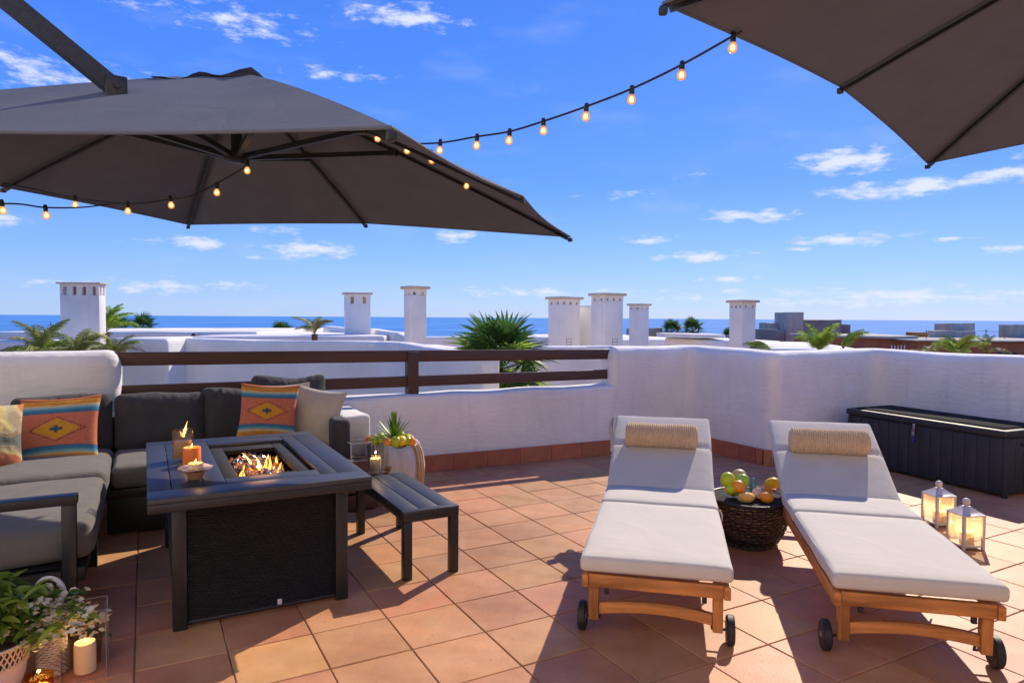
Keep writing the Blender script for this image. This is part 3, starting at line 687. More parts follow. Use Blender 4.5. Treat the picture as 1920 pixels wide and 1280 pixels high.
# ------------------------------------------------------------------ palms
def fan_leaf(seed, R_=.55, nseg=26, spread=R(250), m=None):
    rnd = random.Random(seed); b = MB()
    b.tube([(0, 0, 0), (0, .25, .03), (0, .48, .04)], [.012, .010, .008], 5)
    c = Vector((0, .48, .04))
    for i in range(nseg):
        a = -spread/2 + spread*i/(nseg-1); l = R_*(1-.22*abs(a)/(spread/2))*rnd.uniform(.9, 1.06); w = .026
        d = Vector((math.sin(a), math.cos(a), 0)); s = Vector((d.y, -d.x, 0)); dr = rnd.uniform(.10, .26)
        pts = []
        for k_, (t, ww) in enumerate(((0, .3), (.45, 1), (.75, .7), (1, .03))):
            q = c + d*l*t + Vector((0, 0, .02 - dr*t*t*l*1.6 + .03*math.cos(a)*t))
            pts += [q - s*w*ww, q + Vector((0, 0, -.008*ww)), q + s*w*ww]
        fs = []
        for k_ in range(3):
            o = k_*3; fs += [(o, o+1, o+4, o+3), (o+1, o+2, o+5, o+4)]
        b.add(pts, fs)
    return b.mesh('leaf', False)
fan_m = [fan_leaf(i) for i in range(4)]; fan_dry = fan_leaf(9)
for i, m_ in enumerate(fan_m): m_.materials.append(m_leaf if i != 2 else m_leafd)
def fan_palm(loc, sc, n, label, zr=1.0, trunk=2.0, seed=1, dry=0):
    rnd = random.Random(seed); t = thing('fan_palm', loc, 0, label, 'palm tree')
    b = MB(); b.tube([(0, 0, -trunk), (0, 0, -.6), (0, 0, 0)], [.16*sc, .15*sc, .10*sc], 10); b.build('trunk', m_bark, t)
    for i in range(n):
        f = i/(n-1); tilt = R(80) - f*R(125)+rnd.uniform(-.15, .15); az_ = i*2.399+rnd.uniform(-.3, .3)
        o = part('leaf', fan_m[rnd.randrange(4)], None, t, (0, 0, .05*(1-f)*sc), (tilt, rnd.uniform(-.4, .4), az_), (sc*rnd.uniform(.85, 1.1),)*3)
    for i in range(5): part('leaf', fan_dry, None, t, (0, 0, -.05*sc), (R(-62)-rnd.random()*.3, rnd.uniform(-.5, .5), i*1.26+.4), (sc*.85,)*3)
    return t
fan_dry.materials.append(m_leafb)
p = at(938, 695, 8.2); fan_palm(p, .74, 30, 'large green fan palm growing behind the brown rail', trunk=3.5, seed=4)
def feather_mesh(seed, L=1.0, n=46, m=None, wide=.28, droop=.6):
    rnd = random.Random(seed); b = MB(); pts = []
    for i in range(13):
        t = i/12; pts.append(Vector((0, L*(t*.85), L*(.62*t - droop*t*t))))
    b.tube(pts, [.014*(1-.8*i/12)*L for i in range(13)], 5)
    for i in range(n):
        t = .12+.88*i/n; k_ = t*12; j = min(11, int(k_)); p_ = pts[j].lerp(pts[j+1], k_-j); tg = (pts[j+1]-pts[j]).normalized()
        for sg in (-1, 1):
            l = wide*L*math.sin(PI*min(1, t*.85+.15))**.7*rnd.uniform(.8, 1.1); d = (Vector((sg, 0, 0))*.8 + tg*.75 + Vector((0, 0, rnd.uniform(-.1, .25)))).normalized()
            s = tg*.0085*L; q1 = p_+d*l*.5+Vector((0, 0, .02)); q2 = p_+d*l+Vector((0, 0, -.10*l/.25))
            b.add([p_-s*.5, p_+s*.5, q1+s, q1-s, q2], [(0, 1, 2, 3), (3, 2, 4)])
    me = b.mesh('frond', False)
    if m: me.materials.append(m)
    return me
fe_g = [feather_mesh(i, m=m_leaf) for i in range(3)]; fe_y = [feather_mesh(i+5, m=m_leafy) for i in range(3)]; fe_b = [feather_mesh(11, m=m_leafb, droop=.85)]
def feather_palm(px, py, Y, size, n, label, meshes, tilt=(R(15), R(75)), trunk=2.5, azr=(0, 2*PI), name='feather_palm', seed=2):
    rnd = random.Random(seed); p = at(px, py, Y); t = thing(name, p, 0, label, 'palm tree')
    b = MB(); b.tube([(0, 0, -trunk), (0, 0, 0)], [.11*size+.03, .07*size+.02], 8); b.build('trunk', m_bark, t)
    for i in range(n):
        a = azr[0]+(azr[1]-azr[0])*(i+rnd.random()*.6)/n; tl = rnd.uniform(*tilt)
        part('frond', rnd.choice(meshes), None, t, (0, 0, 0), (tl, 0, a), (size*rnd.uniform(.8, 1.1),)*3)
    return t
feather_palm(82, 668, 8.4, .62, 20, 'yellow green fronds arching up behind the left wall block', fe_y+fe_g[:1], (R(-5), R(60)), seed=5)
feather_palm(150, 676, 8.2, .52, 14, 'middle tuft of yellowish fronds below the broad chimney', fe_y, (R(0), R(60)), seed=6)
feather_palm(215, 672, 8.2, .48, 13, 'loose olive fronds beside the left end of the brown rail', fe_y+fe_b, (R(-5), R(55)), seed=7)
feather_palm(198, 622, 15.6, .95, 9, 'tall feather palm rising behind the broad chimney', fe_g, (R(5), R(60)), azr=(-2.4, -.4), seed=8)
feather_palm(590, 626, 13.6, .60, 9, 'ragged half dry palm with one long drooping frond', fe_y+fe_b, (R(0), R(50)), seed=13)
feather_palm(1445, 658, 12.0, .60, 8, 'low green fronds just right of the lone chimney', fe_g+fe_y, (R(-10), R(30)), azr=(.6, 2.6), seed=10)
feather_palm(1538, 664, 11.5, .68, 16, 'upright green palm tuft in front of the concrete tower', fe_g, (R(20), R(75)), seed=11)
feather_palm(1578, 662, 11.2, .72, 4, 'single bright frond leaning right above the high wall', fe_y+fe_g, (R(25), R(45)), azr=(-1.7, -1.1), seed=12)
feather_palm(1795, 668, 12.0, .62, 15, 'bushy dark green palm before the rust coloured building', fe_g+fe_y[:1], (R(0), R(70)), seed=14)
feather_palm(1742, 664, 12.4, .5, 7, 'dry straw coloured fronds left of the bushy dark palm', fe_b+fe_y, (R(-5), R(30)), seed=15)
feather_palm(1850, 664, 12.4, .48, 9, 'spiky pale dry palm head near the right edge', fe_b+fe_b+fe_y, (R(0), R(70)), seed=16)
def small_palm(px, py, Y, size, label, seed):
    rnd = random.Random(seed); p = at(px, py, Y); t = thing('small_palm', p, 0, label, 'palm tree')
    b = MB(); b.tube([(0, 0, -4), (0, 0, 0)], .12*size, 6); b.build('trunk', m_bark, t)
    b = MB(); src = [(v.co.copy()) for v in fan_m[3].vertices]; fs = [tuple(q.vertices) for q in fan_m[3].polygons]
    for i in range(22):
        M_ = Matrix.Rotation(i*2.399, 4, 'Z') @ Matrix.Rotation(R(75)-i/21*R(110), 4, 'X') @ Matrix.Scale(size*rnd.uniform(.8, 1.1), 4); b.add(src, fs, M_)
    b.build('crown', m_leafd, t, smooth=False); return t
small_palm(222, 618, 24, .62, 'small dark palm crown tucked behind the feather palm', 1)
small_palm(268, 617, 24, .62, 'small dark palm crown right of the feather palm', 2)
small_palm(528, 626, 24, .58, 'small round palm crown left of the ragged palm', 3)
small_palm(574, 629, 24, .52, 'small round palm crown partly behind the ragged palm', 4)
small_palm(1259, 622, 26, .55, 'left one of two small far palms beside the short chimney', 5)
small_palm(1298, 620, 26, .58, 'right one of two small far palms above the white slab', 6)
small_palm(1367, 632, 30, .55, 'dark tree top peeping out left of the lone chimney', 7)

# ------------------------------------------------------------------ umbrellas
def umbrella(name, cx, cy, ang, h, zc, zm, zt, tx, ty, label, hub_z, arm=None):
    t = thing(name, (cx, cy, 0), ang, label, 'parasol')
    dirs = [(1,0,'m'),(1,1,'c'),(0,1,'m'),(-1,1,'c'),(-1,0,'m'),(-1,-1,'c'),(0,-1,'m'),(1,-1,'c')]
    tips = []
    for i, j, k_ in dirs: tips.append(Vector((h*i, h*j, (zc if k_ == 'c' else zm)+tx*i+ty*j-(.055 if (i, j) == (0, -1) and cx < 0 else 0))))
    crown = Vector((0, 0, zt))
    def ribp(i, s): 
        p = crown.lerp(tips[i % 8], s); p.z += .07*s*(1-s)*(crown.z-tips[i % 8].z)/.6; return p
    NT, NS = 22, 12; s0 = .13
    def sheet(off):
        V = []
        for i in range(8):
            for k_ in range(NS):
                f = k_/NS
                for j in range(NT+1):
                    s = s0+(1-s0)*j/NT; p = ribp(i, s).lerp(ribp(i+1, s), f)
                    p.z -= .05*s*math.sin(PI*f)*(1-s**2) + off
                    inw = (.022 if cx < 0 else .010)*s**4*math.sin(PI*f)
                    p.x *= 1-inw; p.y *= 1-inw; V.append(p)
        return V
    b = MB(); n = 8*NS; V1 = sheet(0); V2 = sheet(.004); F = []
    for i in range(n):
        for j in range(NT):
            a, c = i*(NT+1)+j, ((i+1) % n)*(NT+1)+j
            F.append((a, a+1, c+1, c)); F.append((a+n*(NT+1), c+n*(NT+1), c+1+n*(NT+1), a+1+n*(NT+1)))
        a, c = i*(NT+1)+NT, ((i+1) % n)*(NT+1)+NT; F.append((a, a+n*(NT+1), c+n*(NT+1), c))
    b.add(V1+V2, F); can = b.build('canopy', m_canopy, t, ang=25)
    # hem along the rim
    b = MB(); rim = [V1[i*(NT+1)+NT]-Vector((0, 0, .003)) for i in range(n)]; rim.append(rim[0]); b.tube(rim, .006, 6, cap=False); b.build('hem', m_canopy, can)
    # vent cap
    b = MB(); V = []; F = []; m_ = 48
    for r_, dz in ((0.0, -.034), (.09, -.038), (.19, -.046), (.275, -.050)):
        for i in range(m_):
            a = 2*PI*i/m_; k_ = max(abs(math.cos(a)), abs(math.sin(a))); q = r_/k_*h/1.5
            V.append((q*math.cos(a), q*math.sin(a), zt+dz - r_*.20 + (.013*math.cos(8*a) if r_ > .25 else 0)))
    for j in range(3):
        for i in range(m_): F.append((j*m_+i, j*m_+(i+1) % m_, (j+1)*m_+(i+1) % m_, (j+1)*m_+i))
    b.add(V, F); b.build('vent', m_canopy, can)
    hub = Vector((0, 0, hub_z))
    for i in range(8):
        b = MB(); pts = [ribp(i, s)-Vector((0, 0, .028)) for s in (.04, .2, .4, .6, .8, .99)]; b.tube(pts, .0085, 4, sq=True); rb_ = b.build('rib', m_black, t, smooth=False)
        b = MB(); e = tips[i]; b.rbox(-.013, .013, -.013, .013, -.016, .010, .005, 1); o = b.build('tip_cap', m_black, rb_); o.location = e+Vector((0, 0, -.022)); o.rotation_euler = (0, 0, math.atan2(e.y, e.x))
        s = .46 if dirs[i][2] == 'm' else .40
        q = ribp(i, s)-Vector((0, 0, .04)); d = Vector((q.x, q.y, 0)).normalized()
        b = MB(); b.tube([hub + d*.05, q], .013, 4, sq=True); b.rbox(q.x-.022, q.x+.022, q.y-.022, q.y+.022, q.z-.02, q.z+.03, .004, 1); b.build('strut', m_black, t, smooth=False)
    b = MB(); b.lathe([(.03, .02), (.062, .015), (.062, -.02), (.045, -.03), (.0, -.03)], 20, c=(0, 0, hub_z)); b.lathe([(.028, hub_z), (.028, zt-.02)], 12); b.build('hub', m_black, t)
    return t
UMB = dict(cx=-1.437, cy=3.552, ang=-.233, h=1.522, zc=2.0, zm=2.052, zt=2.656, tx=-.081, ty=.041)
u1 = umbrella('parasol', label='big dark taupe square cantilever parasol hanging over the sofa and fire table', hub_z=2.225, **UMB)
Mi = u1.matrix_basis.inverted()
br = at(216, 166, 2.70); far = br + (at(12, 0, 2.5)-br)*5.2
b = MB(); d = (far-br).normalized(); b.tube([br+d*.02, far], .031, 4, M=Mi, sq=True); b.build('arm', m_box, u1, smooth=False)
b = MB()
for s_ in (-1, 1):
    sd = d.cross(Vector((0, 0, 1))).normalized()*.045*s_; q = br+sd
    b.rbox(-.038, .038, -.006, .006, -.05, .038, .005, 1, 1, Mi @ Matrix.Translation(q-Vector((0, 0, .0))) @ Matrix.Rotation(math.atan2(d.y, d.x), 4, 'Z'))
b.rbox(-.06, .06, -.045, .045, -.060, -.048, .004, 1, 1, Mi @ Matrix.Translation(br) @ Matrix.Rotation(math.atan2(d.y, d.x), 4, 'Z'))
b.lathe([(.014, -.06), (.014, .06)], 10, Mi @ Matrix.Translation(br) @ Matrix.Rotation(math.atan2(d.y, d.x), 4, 'Z') @ Matrix.Rotation(PI/2, 4, 'X'))
b.build('bracket', m_black, u1)
b = MB(); b.tube([(far.x, far.y, 0), (far.x, far.y, far.z+.1)], .04, 4, M=Mi, sq=True); b.build('mast', m_black, u1, smooth=False)
b = MB(); b.rbox(-.45, .45, -.45, .45, 0, .08, .02, 2, 1, Mi @ Matrix.Translation((far.x, far.y, .0))); b.build('base', m_black, u1)
u2 = umbrella('parasol', 2.585, 2.14, R(45), 1.5, 2.38, 2.49, 3.02, 0, 0, 'second dark taupe parasol cut off by the top right corner of the view', 2.55)
Mi = u2.matrix_basis.inverted()
b = MB(); b.tube([(2.6, 2.1, 3.0), (3.4, 1.0, 3.15), (4.6, -.6, 3.0)], .035, 4, M=Mi, sq=True); b.build('arm', m_black, u2, smooth=False)
b = MB(); b.tube([(4.6, -.6, 0), (4.6, -.6, 3.05)], .04, 4, M=Mi, sq=True); b.build('mast', m_black, u2, smooth=False)

# ------------------------------------------------------------------ string lights
def spline(pts, n=10):
    P = [Vector(p) for p in pts]; P = [P[0]*2-P[1]]+P+[P[-1]*2-P[-2]]; out_ = []
    for i in range(1, len(P)-2):
        for k_ in range(n):
            t = k_/n; a, b_, c, d_ = P[i-1:i+3]
            out_.append(.5*((2*b_)+(c-a)*t+(2*a-5*b_+4*c-d_)*t*t+(3*b_-3*c+d_-a)*t**3))
    out_.append(P[-2]); return out_
sock = MB(); sock.lathe([(.0, .004), (.008, .004), (.0105, -.004), (.0115, -.030), (.010, -.034), (0, -.034)], 10); sock_me = sock.mesh('socket'); sock_me.materials.append(m_cable)
gl = MB(); gl.lathe([(.0085, -.033), (.011, -.038), (.0170, -.048), (.0188, -.058), (.0165, -.068), (.010, -.075), (0, -.077)], 14); nf = len(gl.f); gl.lathe([(0, -.040), (.0070, -.046), (.0105, -.056), (.0090, -.064), (0, -.069)], 12); bulb_me = gl.mesh('bulb'); bulb_me.materials.append(m_env); bulb_me.materials.append(m_bulb)
for i_, pl_ in enumerate(bulb_me.polygons): pl_.material_index = 1 if i_ >= nf else 0
def string(cable, bulbs, label):
    """cable: (px,py,Y) knots; bulbs: (px,py,Y) centre of each glass"""
    t = thing('string_lights', (0, 0, 0), 0, label, 'string lights')
    b = MB(); b.tube(spline([at(*c) for c in cable]), .0042, 6); b.build('cable', m_cable, t)
    for (px, py, Y) in bulbs:
        p = at(px, py, Y); s = part('socket', sock_me, None, t, p+Vector((0, 0, .052)), (random.uniform(-.12, .12), random.uniform(-.12, .12), 0), (.88, .88, .88)); part('bulb', bulb_me, None, s)
bx = [(1375,91,2.42),(1279,144,2.5),(1185,188,2.62),(1100,220,2.75),(1019,247,2.88),(956,265,3.0),(895,274,3.1),(826,283,3.25),(764,283,3.35),(706,261,3.45)]
cabA = [(1392,58,2.40)]+[(x-2, y-20*2.7/Y, Y) for x, y, Y in bx[:7]]+[(824,268,3.25),(765,267,3.35),(706,246,3.45),(688,240,3.47)]
string(cabA, bx, 'long sagging string of warm bulbs strung between the two parasols')
string([(770,267,3.34),(792,272,3.4),(808,286,3.45),(838,306,3.7),(875,334,4.0),(905,352,4.2)], [(809,302,3.45),(876,350,4.0)], 'short string of two warm bulbs along the rib above the rail')
string([(452,305,3.55),(462,311,3.5),(405,345,3.55),(360,367,3.6),(318,374,3.65),(240,382,3.65),(140,371,3.8),(40,350,3.85),(0,345,3.88)],
       [(464,321,3.5),(407,362,3.55),(319,386,3.65),(240,397,3.65),(141,385,3.8)], 'curved string of five warm bulbs hanging from the hub of the left parasol')
string([(-60,384,3.2),(2,382,3.25),(40,383,3.3),(85,389,3.35),(150,389,3.6),(205,383,3.8)], [(3,396,3.25),(85,405,3.35)], 'string of two warm bulbs against the sky at the far left')

# ------------------------------------------------------------------ sofa
sofa = thing('corner_sofa', AB(0, 0), TH, 'charcoal L shaped corner sofa with black metal frame, against the left wall', 'sofa')
def soft(sd, amp=.010, sag=.0, cx=0, cy=0, hx=1, hy=1):
    def f(w):
        u_ = (w.x-cx)/hx; v_ = (w.y-cy)/hy
        return w+Vector((nz(w, 5, amp, sd), nz(w, 5, amp, sd+1), nz(w, 4, amp, sd+2)+sag*(1-u_*u_)*(1-v_*v_)))
    return f
def cushion(x0, x1, y0, y1, z0, z1, name, m, par, r=.05, sag=.02, sd=1, amp=.012, M=None):
    b = MB(); b.rbox(x0, x1, y0, y1, z0, z1, r, 4, (10, 10, 3), None, soft(sd, amp, sag, (x0+x1)/2, (y0+y1)/2, (x1-x0)/2, (y1-y0)/2)); 
    if M: b.v = [M @ v for v in b.v]
    o = b.build(name, m, par)
    # piping seam round the upper edge
    return o
# frames
def rail_(x0, x1, y0, y1, z0, z1, name, par, m=None): b = MB(); b.rbox(x0, x1, y0, y1, z0, z1, .005, 1); return b.build(name, m or m_black, par)
rail_(-1.02, -.24, 3.46, 5.66, .24, .30, 'seat_frame', sofa); rail_(-.238, 1.32, 4.90, 5.66, .24, .30, 'seat_frame', sofa)
rail_(-.95, -.27, 4.42, 4.885, .02, .238, 'front_panel', sofa); rail_(-.22, 1.30, 4.91, 4.94, .02, .238, 'front_panel', sofa)
for x, y in ((-.98, 3.5), (-.98, 5.6), (.55, 4.96), (1.28, 4.96), (1.28, 5.6), (-.27, 4.40)): rail_(x-.025, x+.025, y-.025, y+.025, 0, .24, 'leg', sofa)
rail_(-1.06, -.262, 3.425, 3.495, .585, .625, 'armrest', sofa); rail_(-.322, -.268, 3.43, 3.49, 0, .584, 'arm_post', sofa); rail_(-1.06, -1.0, 3.43, 3.49, 0, .584, 'arm_post', sofa)
rail_(-.999, -.324, 3.43, 3.49, .24, .30, 'arm_rail', sofa)
rail_(-1.09, -1.03, 3.5, 5.7, .3, .66, 'back_frame', sofa); rail_(-1.0, 1.32, 5.665, 5.71, .3, .66, 'back_frame', sofa)
# cushions
cushion(-1.0, -.205, 3.52, 4.66, .302, .455, 'seat_cushion', m_cush_lit, sofa, .06, .012, 3)
cushion(-1.0, -.200, 4.62, 5.52, .31, .475, 'seat_cushion', m_cush_lit, sofa, .06, .018, 5)
cushion(-.20, .56, 4.87, 5.52, .302, .450, 'seat_cushion', m_cush_lit, sofa, .05, .012, 8)
cushion(.565, 1.19, 4.87, 5.52, .302, .450, 'seat_cushion', m_cush_lit, sofa, .05, .012, 11)
def back(cx, cy, w, h, z0, rz, tilt, name='back_cushion', m=None, sd=1, th=.17, par=None):
    M_ = Matrix.Translation((cx, cy, z0)) @ Matrix.Rotation(rz, 4, 'Z') @ Matrix.Rotation(tilt, 4, 'X')
    def f(p):
        u_ = p.x/(w/2); v_ = (p.z-h/2)/(h/2); k_ = max(0, 1-u_**4)*max(0, 1-v_**4)
        wr = (.0045*math.sin(u_*31+sd*3+6*nz(p, 5, 1, sd))+nz((p.x*3, p.y, p.z), 9, .012, sd+5))*max(0, v_)**1.5*(1-abs(u_)**6)
        return Vector((p.x*(1-.03*(1-v_*v_)), p.y*(.45+.6*k_)+wr+nz(p, 5, .012, sd), p.z + .012*math.sin(u_*3+sd)*max(0, v_)+nz(p, 6, .006, sd+9)-.02*max(0, v_)*(1-u_*u_)*.8))
    b = MB(); b.rbox(-w/2, w/2, -th/2, th/2, 0, h, .06, 5, (24, 3, 14), None, f); b.v = [M_ @ v for v in b.v]
    return b.build(name, m or m_cush, par or sofa)
back(-.50, 5.52, .60, .42, .44, 0, R(-12), sd=1); back(.10, 5.52, .60, .42, .43, 0, R(-12), sd=2); back(.64, 5.53, .55, .43, .43, 0, R(-12), sd=3)
back(1.02, 5.60, .58, .50, .43, R(-4), R(-10), sd=4)
for i, y in enumerate((3.95, 4.62, 5.2)): back(-1.0, y, .66, .40, .45, R(90), R(-12), sd=6+i, m=m_cush_lit)
b = MB(); b.rbox(1.195, 1.325, 4.87, 5.62, .305, .655, .045, 4, (3, 8, 5), None, soft(21, .01)); b.build('arm_cushion', m_cush, sofa)

# throw pillows
PR = attr_mat('printed cotton')
def pillow(name, center, size, th, rz, tilt, roll, colf, label, cat='pillow', n=64, m=None, seed=1):
    V = []; F = []; cols = []; N_ = n+1
    for side in (1, -1):
        for j in range(N_):
            for i in range(N_):
                u_ = -1+2*i/n; v_ = -1+2*j/n
                e = (max(0, 1-u_*u_)*max(0, 1-v_*v_))
                t_ = th/2*(e**.42)*(1+.10*nz((u_*1.3, v_*1.3, seed), 1.5, 1, seed))
                x = u_*size/2*(1-.085*(1-v_*v_)); z = v_*size/2*(1-.085*(1-u_*u_))
                wr = .006*nz((u_*3, v_*3, seed), 2.2, 1, seed+3)*e
                V.append(Vector((x, -side*(t_)+wr+.010*nz((u_, v_, 2), 1.2, 1, seed+8)*max(abs(u_), abs(v_)), z))); cols.append(colf(u_, v_))
    for s_ in range(2):
        o = s_*N_*N_
        for j in range(n):
            for i in range(n):
                q = (o+j*N_+i, o+j*N_+i+1, o+(j+1)*N_+i+1, o+(j+1)*N_+i); F.append(q if s_ == 0 else tuple(reversed(q)))
    me = bpy.data.meshes.new(name); me.from_pydata([tuple(v) for v in V], [], F); me.shade_smooth()
    ca = me.color_attributes.new('print', 'FLOAT_COLOR', 'POINT')
    for i, c in enumerate(cols): ca.data[i].color = (*c, 1)
    me.materials.append(m or PR)
    o = bpy.data.objects.new(name, me); C.objects.link(o)
    o.matrix_world = Matrix.Translation(center) @ Matrix.Rotation(rz, 4, 'Z') @ Matrix.Rotation(tilt, 4, 'X') @ Matrix.Rotation(roll, 4, 'Y')
    return tag(o, label, cat)
def serape(u_, v_):
    v = v_; a = abs(v)
    cor, org, yel, lbl, blu, cream, brn = (.62,.19,.11), (.68,.27,.05), (.72,.38,.05), (.17,.42,.50), (.035,.13,.28), (.62,.52,.33), (.17,.05,.03)
    if a < .47:
        d = abs(u_)/.80 + a/.41
        if d < .13 or (abs(u_) < .05 and a < .10) or (abs(u_) < .17 and a < .035): return (.045, .09, .14)
        if d < .78: return (.70, .33, .035)
        if d < .85: return cor
        if d < .95 and (int((u_+2)*26) % 2 == 0 or d > .91): return brn
        return cor
    t = (a-.47)/.53
    for lim, c in ((.10, blu), (.26, (.06,.22,.36)), (.40, lbl), (.47, cream), (.50, (.12,.15,.08)), (.58, yel), (.76, org), (.82, yel), (.85, brn), (1.1, (.58,.17,.08))):
        if t < lim: return c
    return cor
def patch(u_, v_):
    base = (.50, .42, .28)
    k_ = nz((u_*1.1, v_*1.1, 0), 1.6, 1, 4)
    if k_ > .28: return (.55, .20, .10)
    if k_ > .1: return (.62, .50, .22)
    if k_ < -.30: return (.16, .19, .17)
    if k_ < -.05 and int((u_+v_+4)*22) % 2: return (.20, .10, .05)
    return base
plain = lambda u_, v_: (.55, .49, .42)
def P(px, py, Y): return at(px, py, Y)
pillow('striped_pillow', P(112, 808, 4.45), .475, .15, R(17), R(-22), R(-3), serape, 'striped terracotta and blue pillow with a diamond, on the left part of the sofa', seed=1)
pillow('striped_pillow', P(503, 772, 4.97), .42, .14, R(12), R(-16), R(3), serape, 'striped terracotta and blue pillow with a diamond, beside the cream pillow', seed=2)
pillow('cream_pillow', P(592, 778, 5.10), .42, .15, R(-12), R(-18), R(7), plain, 'plain cream linen pillow leaning at the right end of the sofa', m=m_linen, n=32, seed=3)
pillow('cream_pillow', P(536, 764, 5.24), .38, .12, R(8), R(-14), R(-4), plain, 'second cream pillow mostly hidden behind the striped pillow', m=m_linen, n=24, seed=5)
pillow('patterned_pillow', P(-34, 822, 4.05), .44, .18, R(58), R(-16), R(8), patch, 'beige patchwork pillow with yellow and orange patches at the left edge', seed=4)
pillow('patterned_pillow', P(-18, 960, 3.70), .22, .12, R(40), R(-30), R(0), patch, 'small tan pillow corner seen below the black armrest', seed=6, n=32)

# ------------------------------------------------------------------ fire table
ft = thing('fire_table', AB(0, 3.21), TH, 'black fire pit table with wicker sides and flames in the middle', 'fire table')
TW, TL, TZ = .972, 1.48, .62
def board(x0, x1, y0, y1, name='board', z0=TZ-.022, z1=TZ, m=None): b = MB(); b.rbox(x0+.0018, x1-.0018, y0+.0018, y1-.0018, z0, z1, .003, 1); return b.build(name, m or m_tabtop, ft)
board(0, TW, 0, .165); board(0, TW, 1.365, TL)
board(0, .10, .165, 1.365); board(.10, .235, .165, 1.365); board(.235, .33, .165, 1.365)
board(.765, .845, .165, 1.365); board(.845, TW, .165, 1.365)
board(.33, .765, .165, .28); board(.33, .765, 1.23, 1.365)
for q in ((.002, TW-.002, .002, .03), (.002, TW-.002, TL-.03, TL-.002), (.002, .03, .031, TL-.031), (TW-.03, TW-.002, .031, TL-.031)): rail_(*q, TZ-.062, TZ-.0225, 'apron', ft)
b = MB(); b.rbox(.09, .87, .11, 1.37, .50, TZ-.064, .01, 1); 
for x in (.095, .815):
    for y in (.09, 1.33): rail_(x, x+.06, y, y+.06, 0, TZ-.0625, 'leg', ft)
def panel(x0, x1, y0, y1): b = MB(); b.rbox(x0, x1, y0, y1, .035, TZ-.064, .004, 1); b.build('wicker_panel', m_wick, ft)
panel(.156, .814, .105, .125); panel(.156, .814, 1.355, 1.375); panel(.11, .13, .151, 1.329); panel(.84, .86, .151, 1.329)
rail_(.156, .814, .10, .13, .015, .034, 'bottom_rail', ft)
b = MB(); b.rbox(.44, .46, .094, .098, .06, .085, .001, 1); o = b.build('tag_plate', m_plate, ft); o.location = (.10, 0, -.025)
# burner tray
X0, X1, Y0, Y1 = .33, .765, .28, 1.23
for q in ((X0+.004, X0+.075, Y0+.004, Y1-.004), (X1-.075, X1-.004, Y0+.004, Y1-.004), (X0+.0755, X1-.0755, Y0+.004, Y0+.11), (X0+.0755, X1-.0755, Y1-.13, Y1-.004)): rail_(*q, TZ-.05, TZ-.020, 'burner_rim', ft, m_pit)
rail_(X0+.06, X1-.06, Y0+.06, Y1-.06, TZ-.14, TZ-.12, 'burner_pan', ft, m_pit)
rnd = random.Random(3)
bmk = MB(); bmd = MB(); 
def nug(mb_, c, r):
    vs = [Vector(v).normalized()*r*rnd.uniform(.7, 1.2) for v in ((1,0,0),(-1,0,0),(0,1,0),(0,-1,0),(0,0,1),(0,0,-1))]
    mb_.add([v+c for v in vs], [(0,2,4),(2,1,4),(1,3,4),(3,0,4),(2,0,5),(1,2,5),(3,1,5),(0,3,5)])
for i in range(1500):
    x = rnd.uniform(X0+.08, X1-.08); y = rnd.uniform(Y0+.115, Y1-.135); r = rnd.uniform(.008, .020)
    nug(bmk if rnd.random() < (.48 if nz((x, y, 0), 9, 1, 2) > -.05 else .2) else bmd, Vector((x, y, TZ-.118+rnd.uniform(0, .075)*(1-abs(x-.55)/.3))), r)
tag(bmk.build('firelit_fire_glass', m_glass_firelit, ft, smooth=False), kind='stuff'); tag(bmd.build('dark_fire_glass', m_coal, ft, smooth=False), kind='stuff')
def flame_mesh(h, w, lean, seed, m):
    r_ = random.Random(seed); b = MB(); prof = []; n = 14; pts = []
    for i in range(n+1):
        t = i/n; pts.append(Vector((lean*t*t*h + .22*w*math.sin(t*6+seed), .15*w*math.sin(t*5+seed*2), h*t)))
    rr = [w*(math.sin(PI*min(1, (t_*.78+.22)))**1.3*(1-t_)**.55)+.0004 for t_ in [i/n for i in range(n+1)]]
    b.tube(pts, rr, 8); return b
fl = [(.43, .48, .085, .018, .25, 1), (.455, .50, .05, .014, -.2, 2), (.55, .62, .14, .020, -.35, 3), (.565, .60, .10, .022, .2, 4), (.60, .64, .12, .016, .05, 5), (.52, .78, .12, .014, -.5, 6), (.66, .80, .07, .014, .1, 7),
      (.62, .50, .05, .013, .1, 8), (.63, .90, .06, .012, 0, 9), (.47, .70, .05, .012, .2, 10), (.59, .72, .09, .015, .1, 11), (.48, .42, .045, .012, 0, 12), (.66, .68, .05, .01, .3, 13), (.54, .55, .07, .017, -.1, 14), (.60, .56, .06, .014, .3, 15)]
for x, y, h, w, ln, sd in fl:
    b = flame_mesh(h*.72, w*.55, ln, sd, None); o = b.build('flame', m_flame2 if sd % 3 == 0 else m_flame, ft); o.location = (x, y+.05, TZ-.075)
ld = bpy.data.lights.new('fire_light', 'POINT'); ld.energy = .8; ld.color = (1, .45, .12); ld.shadow_soft_size = .08
lo = bpy.data.objects.new('fire_light', ld); C.objects.link(lo); lo.parent = ft; lo.location = (.56, .68, TZ+.02)

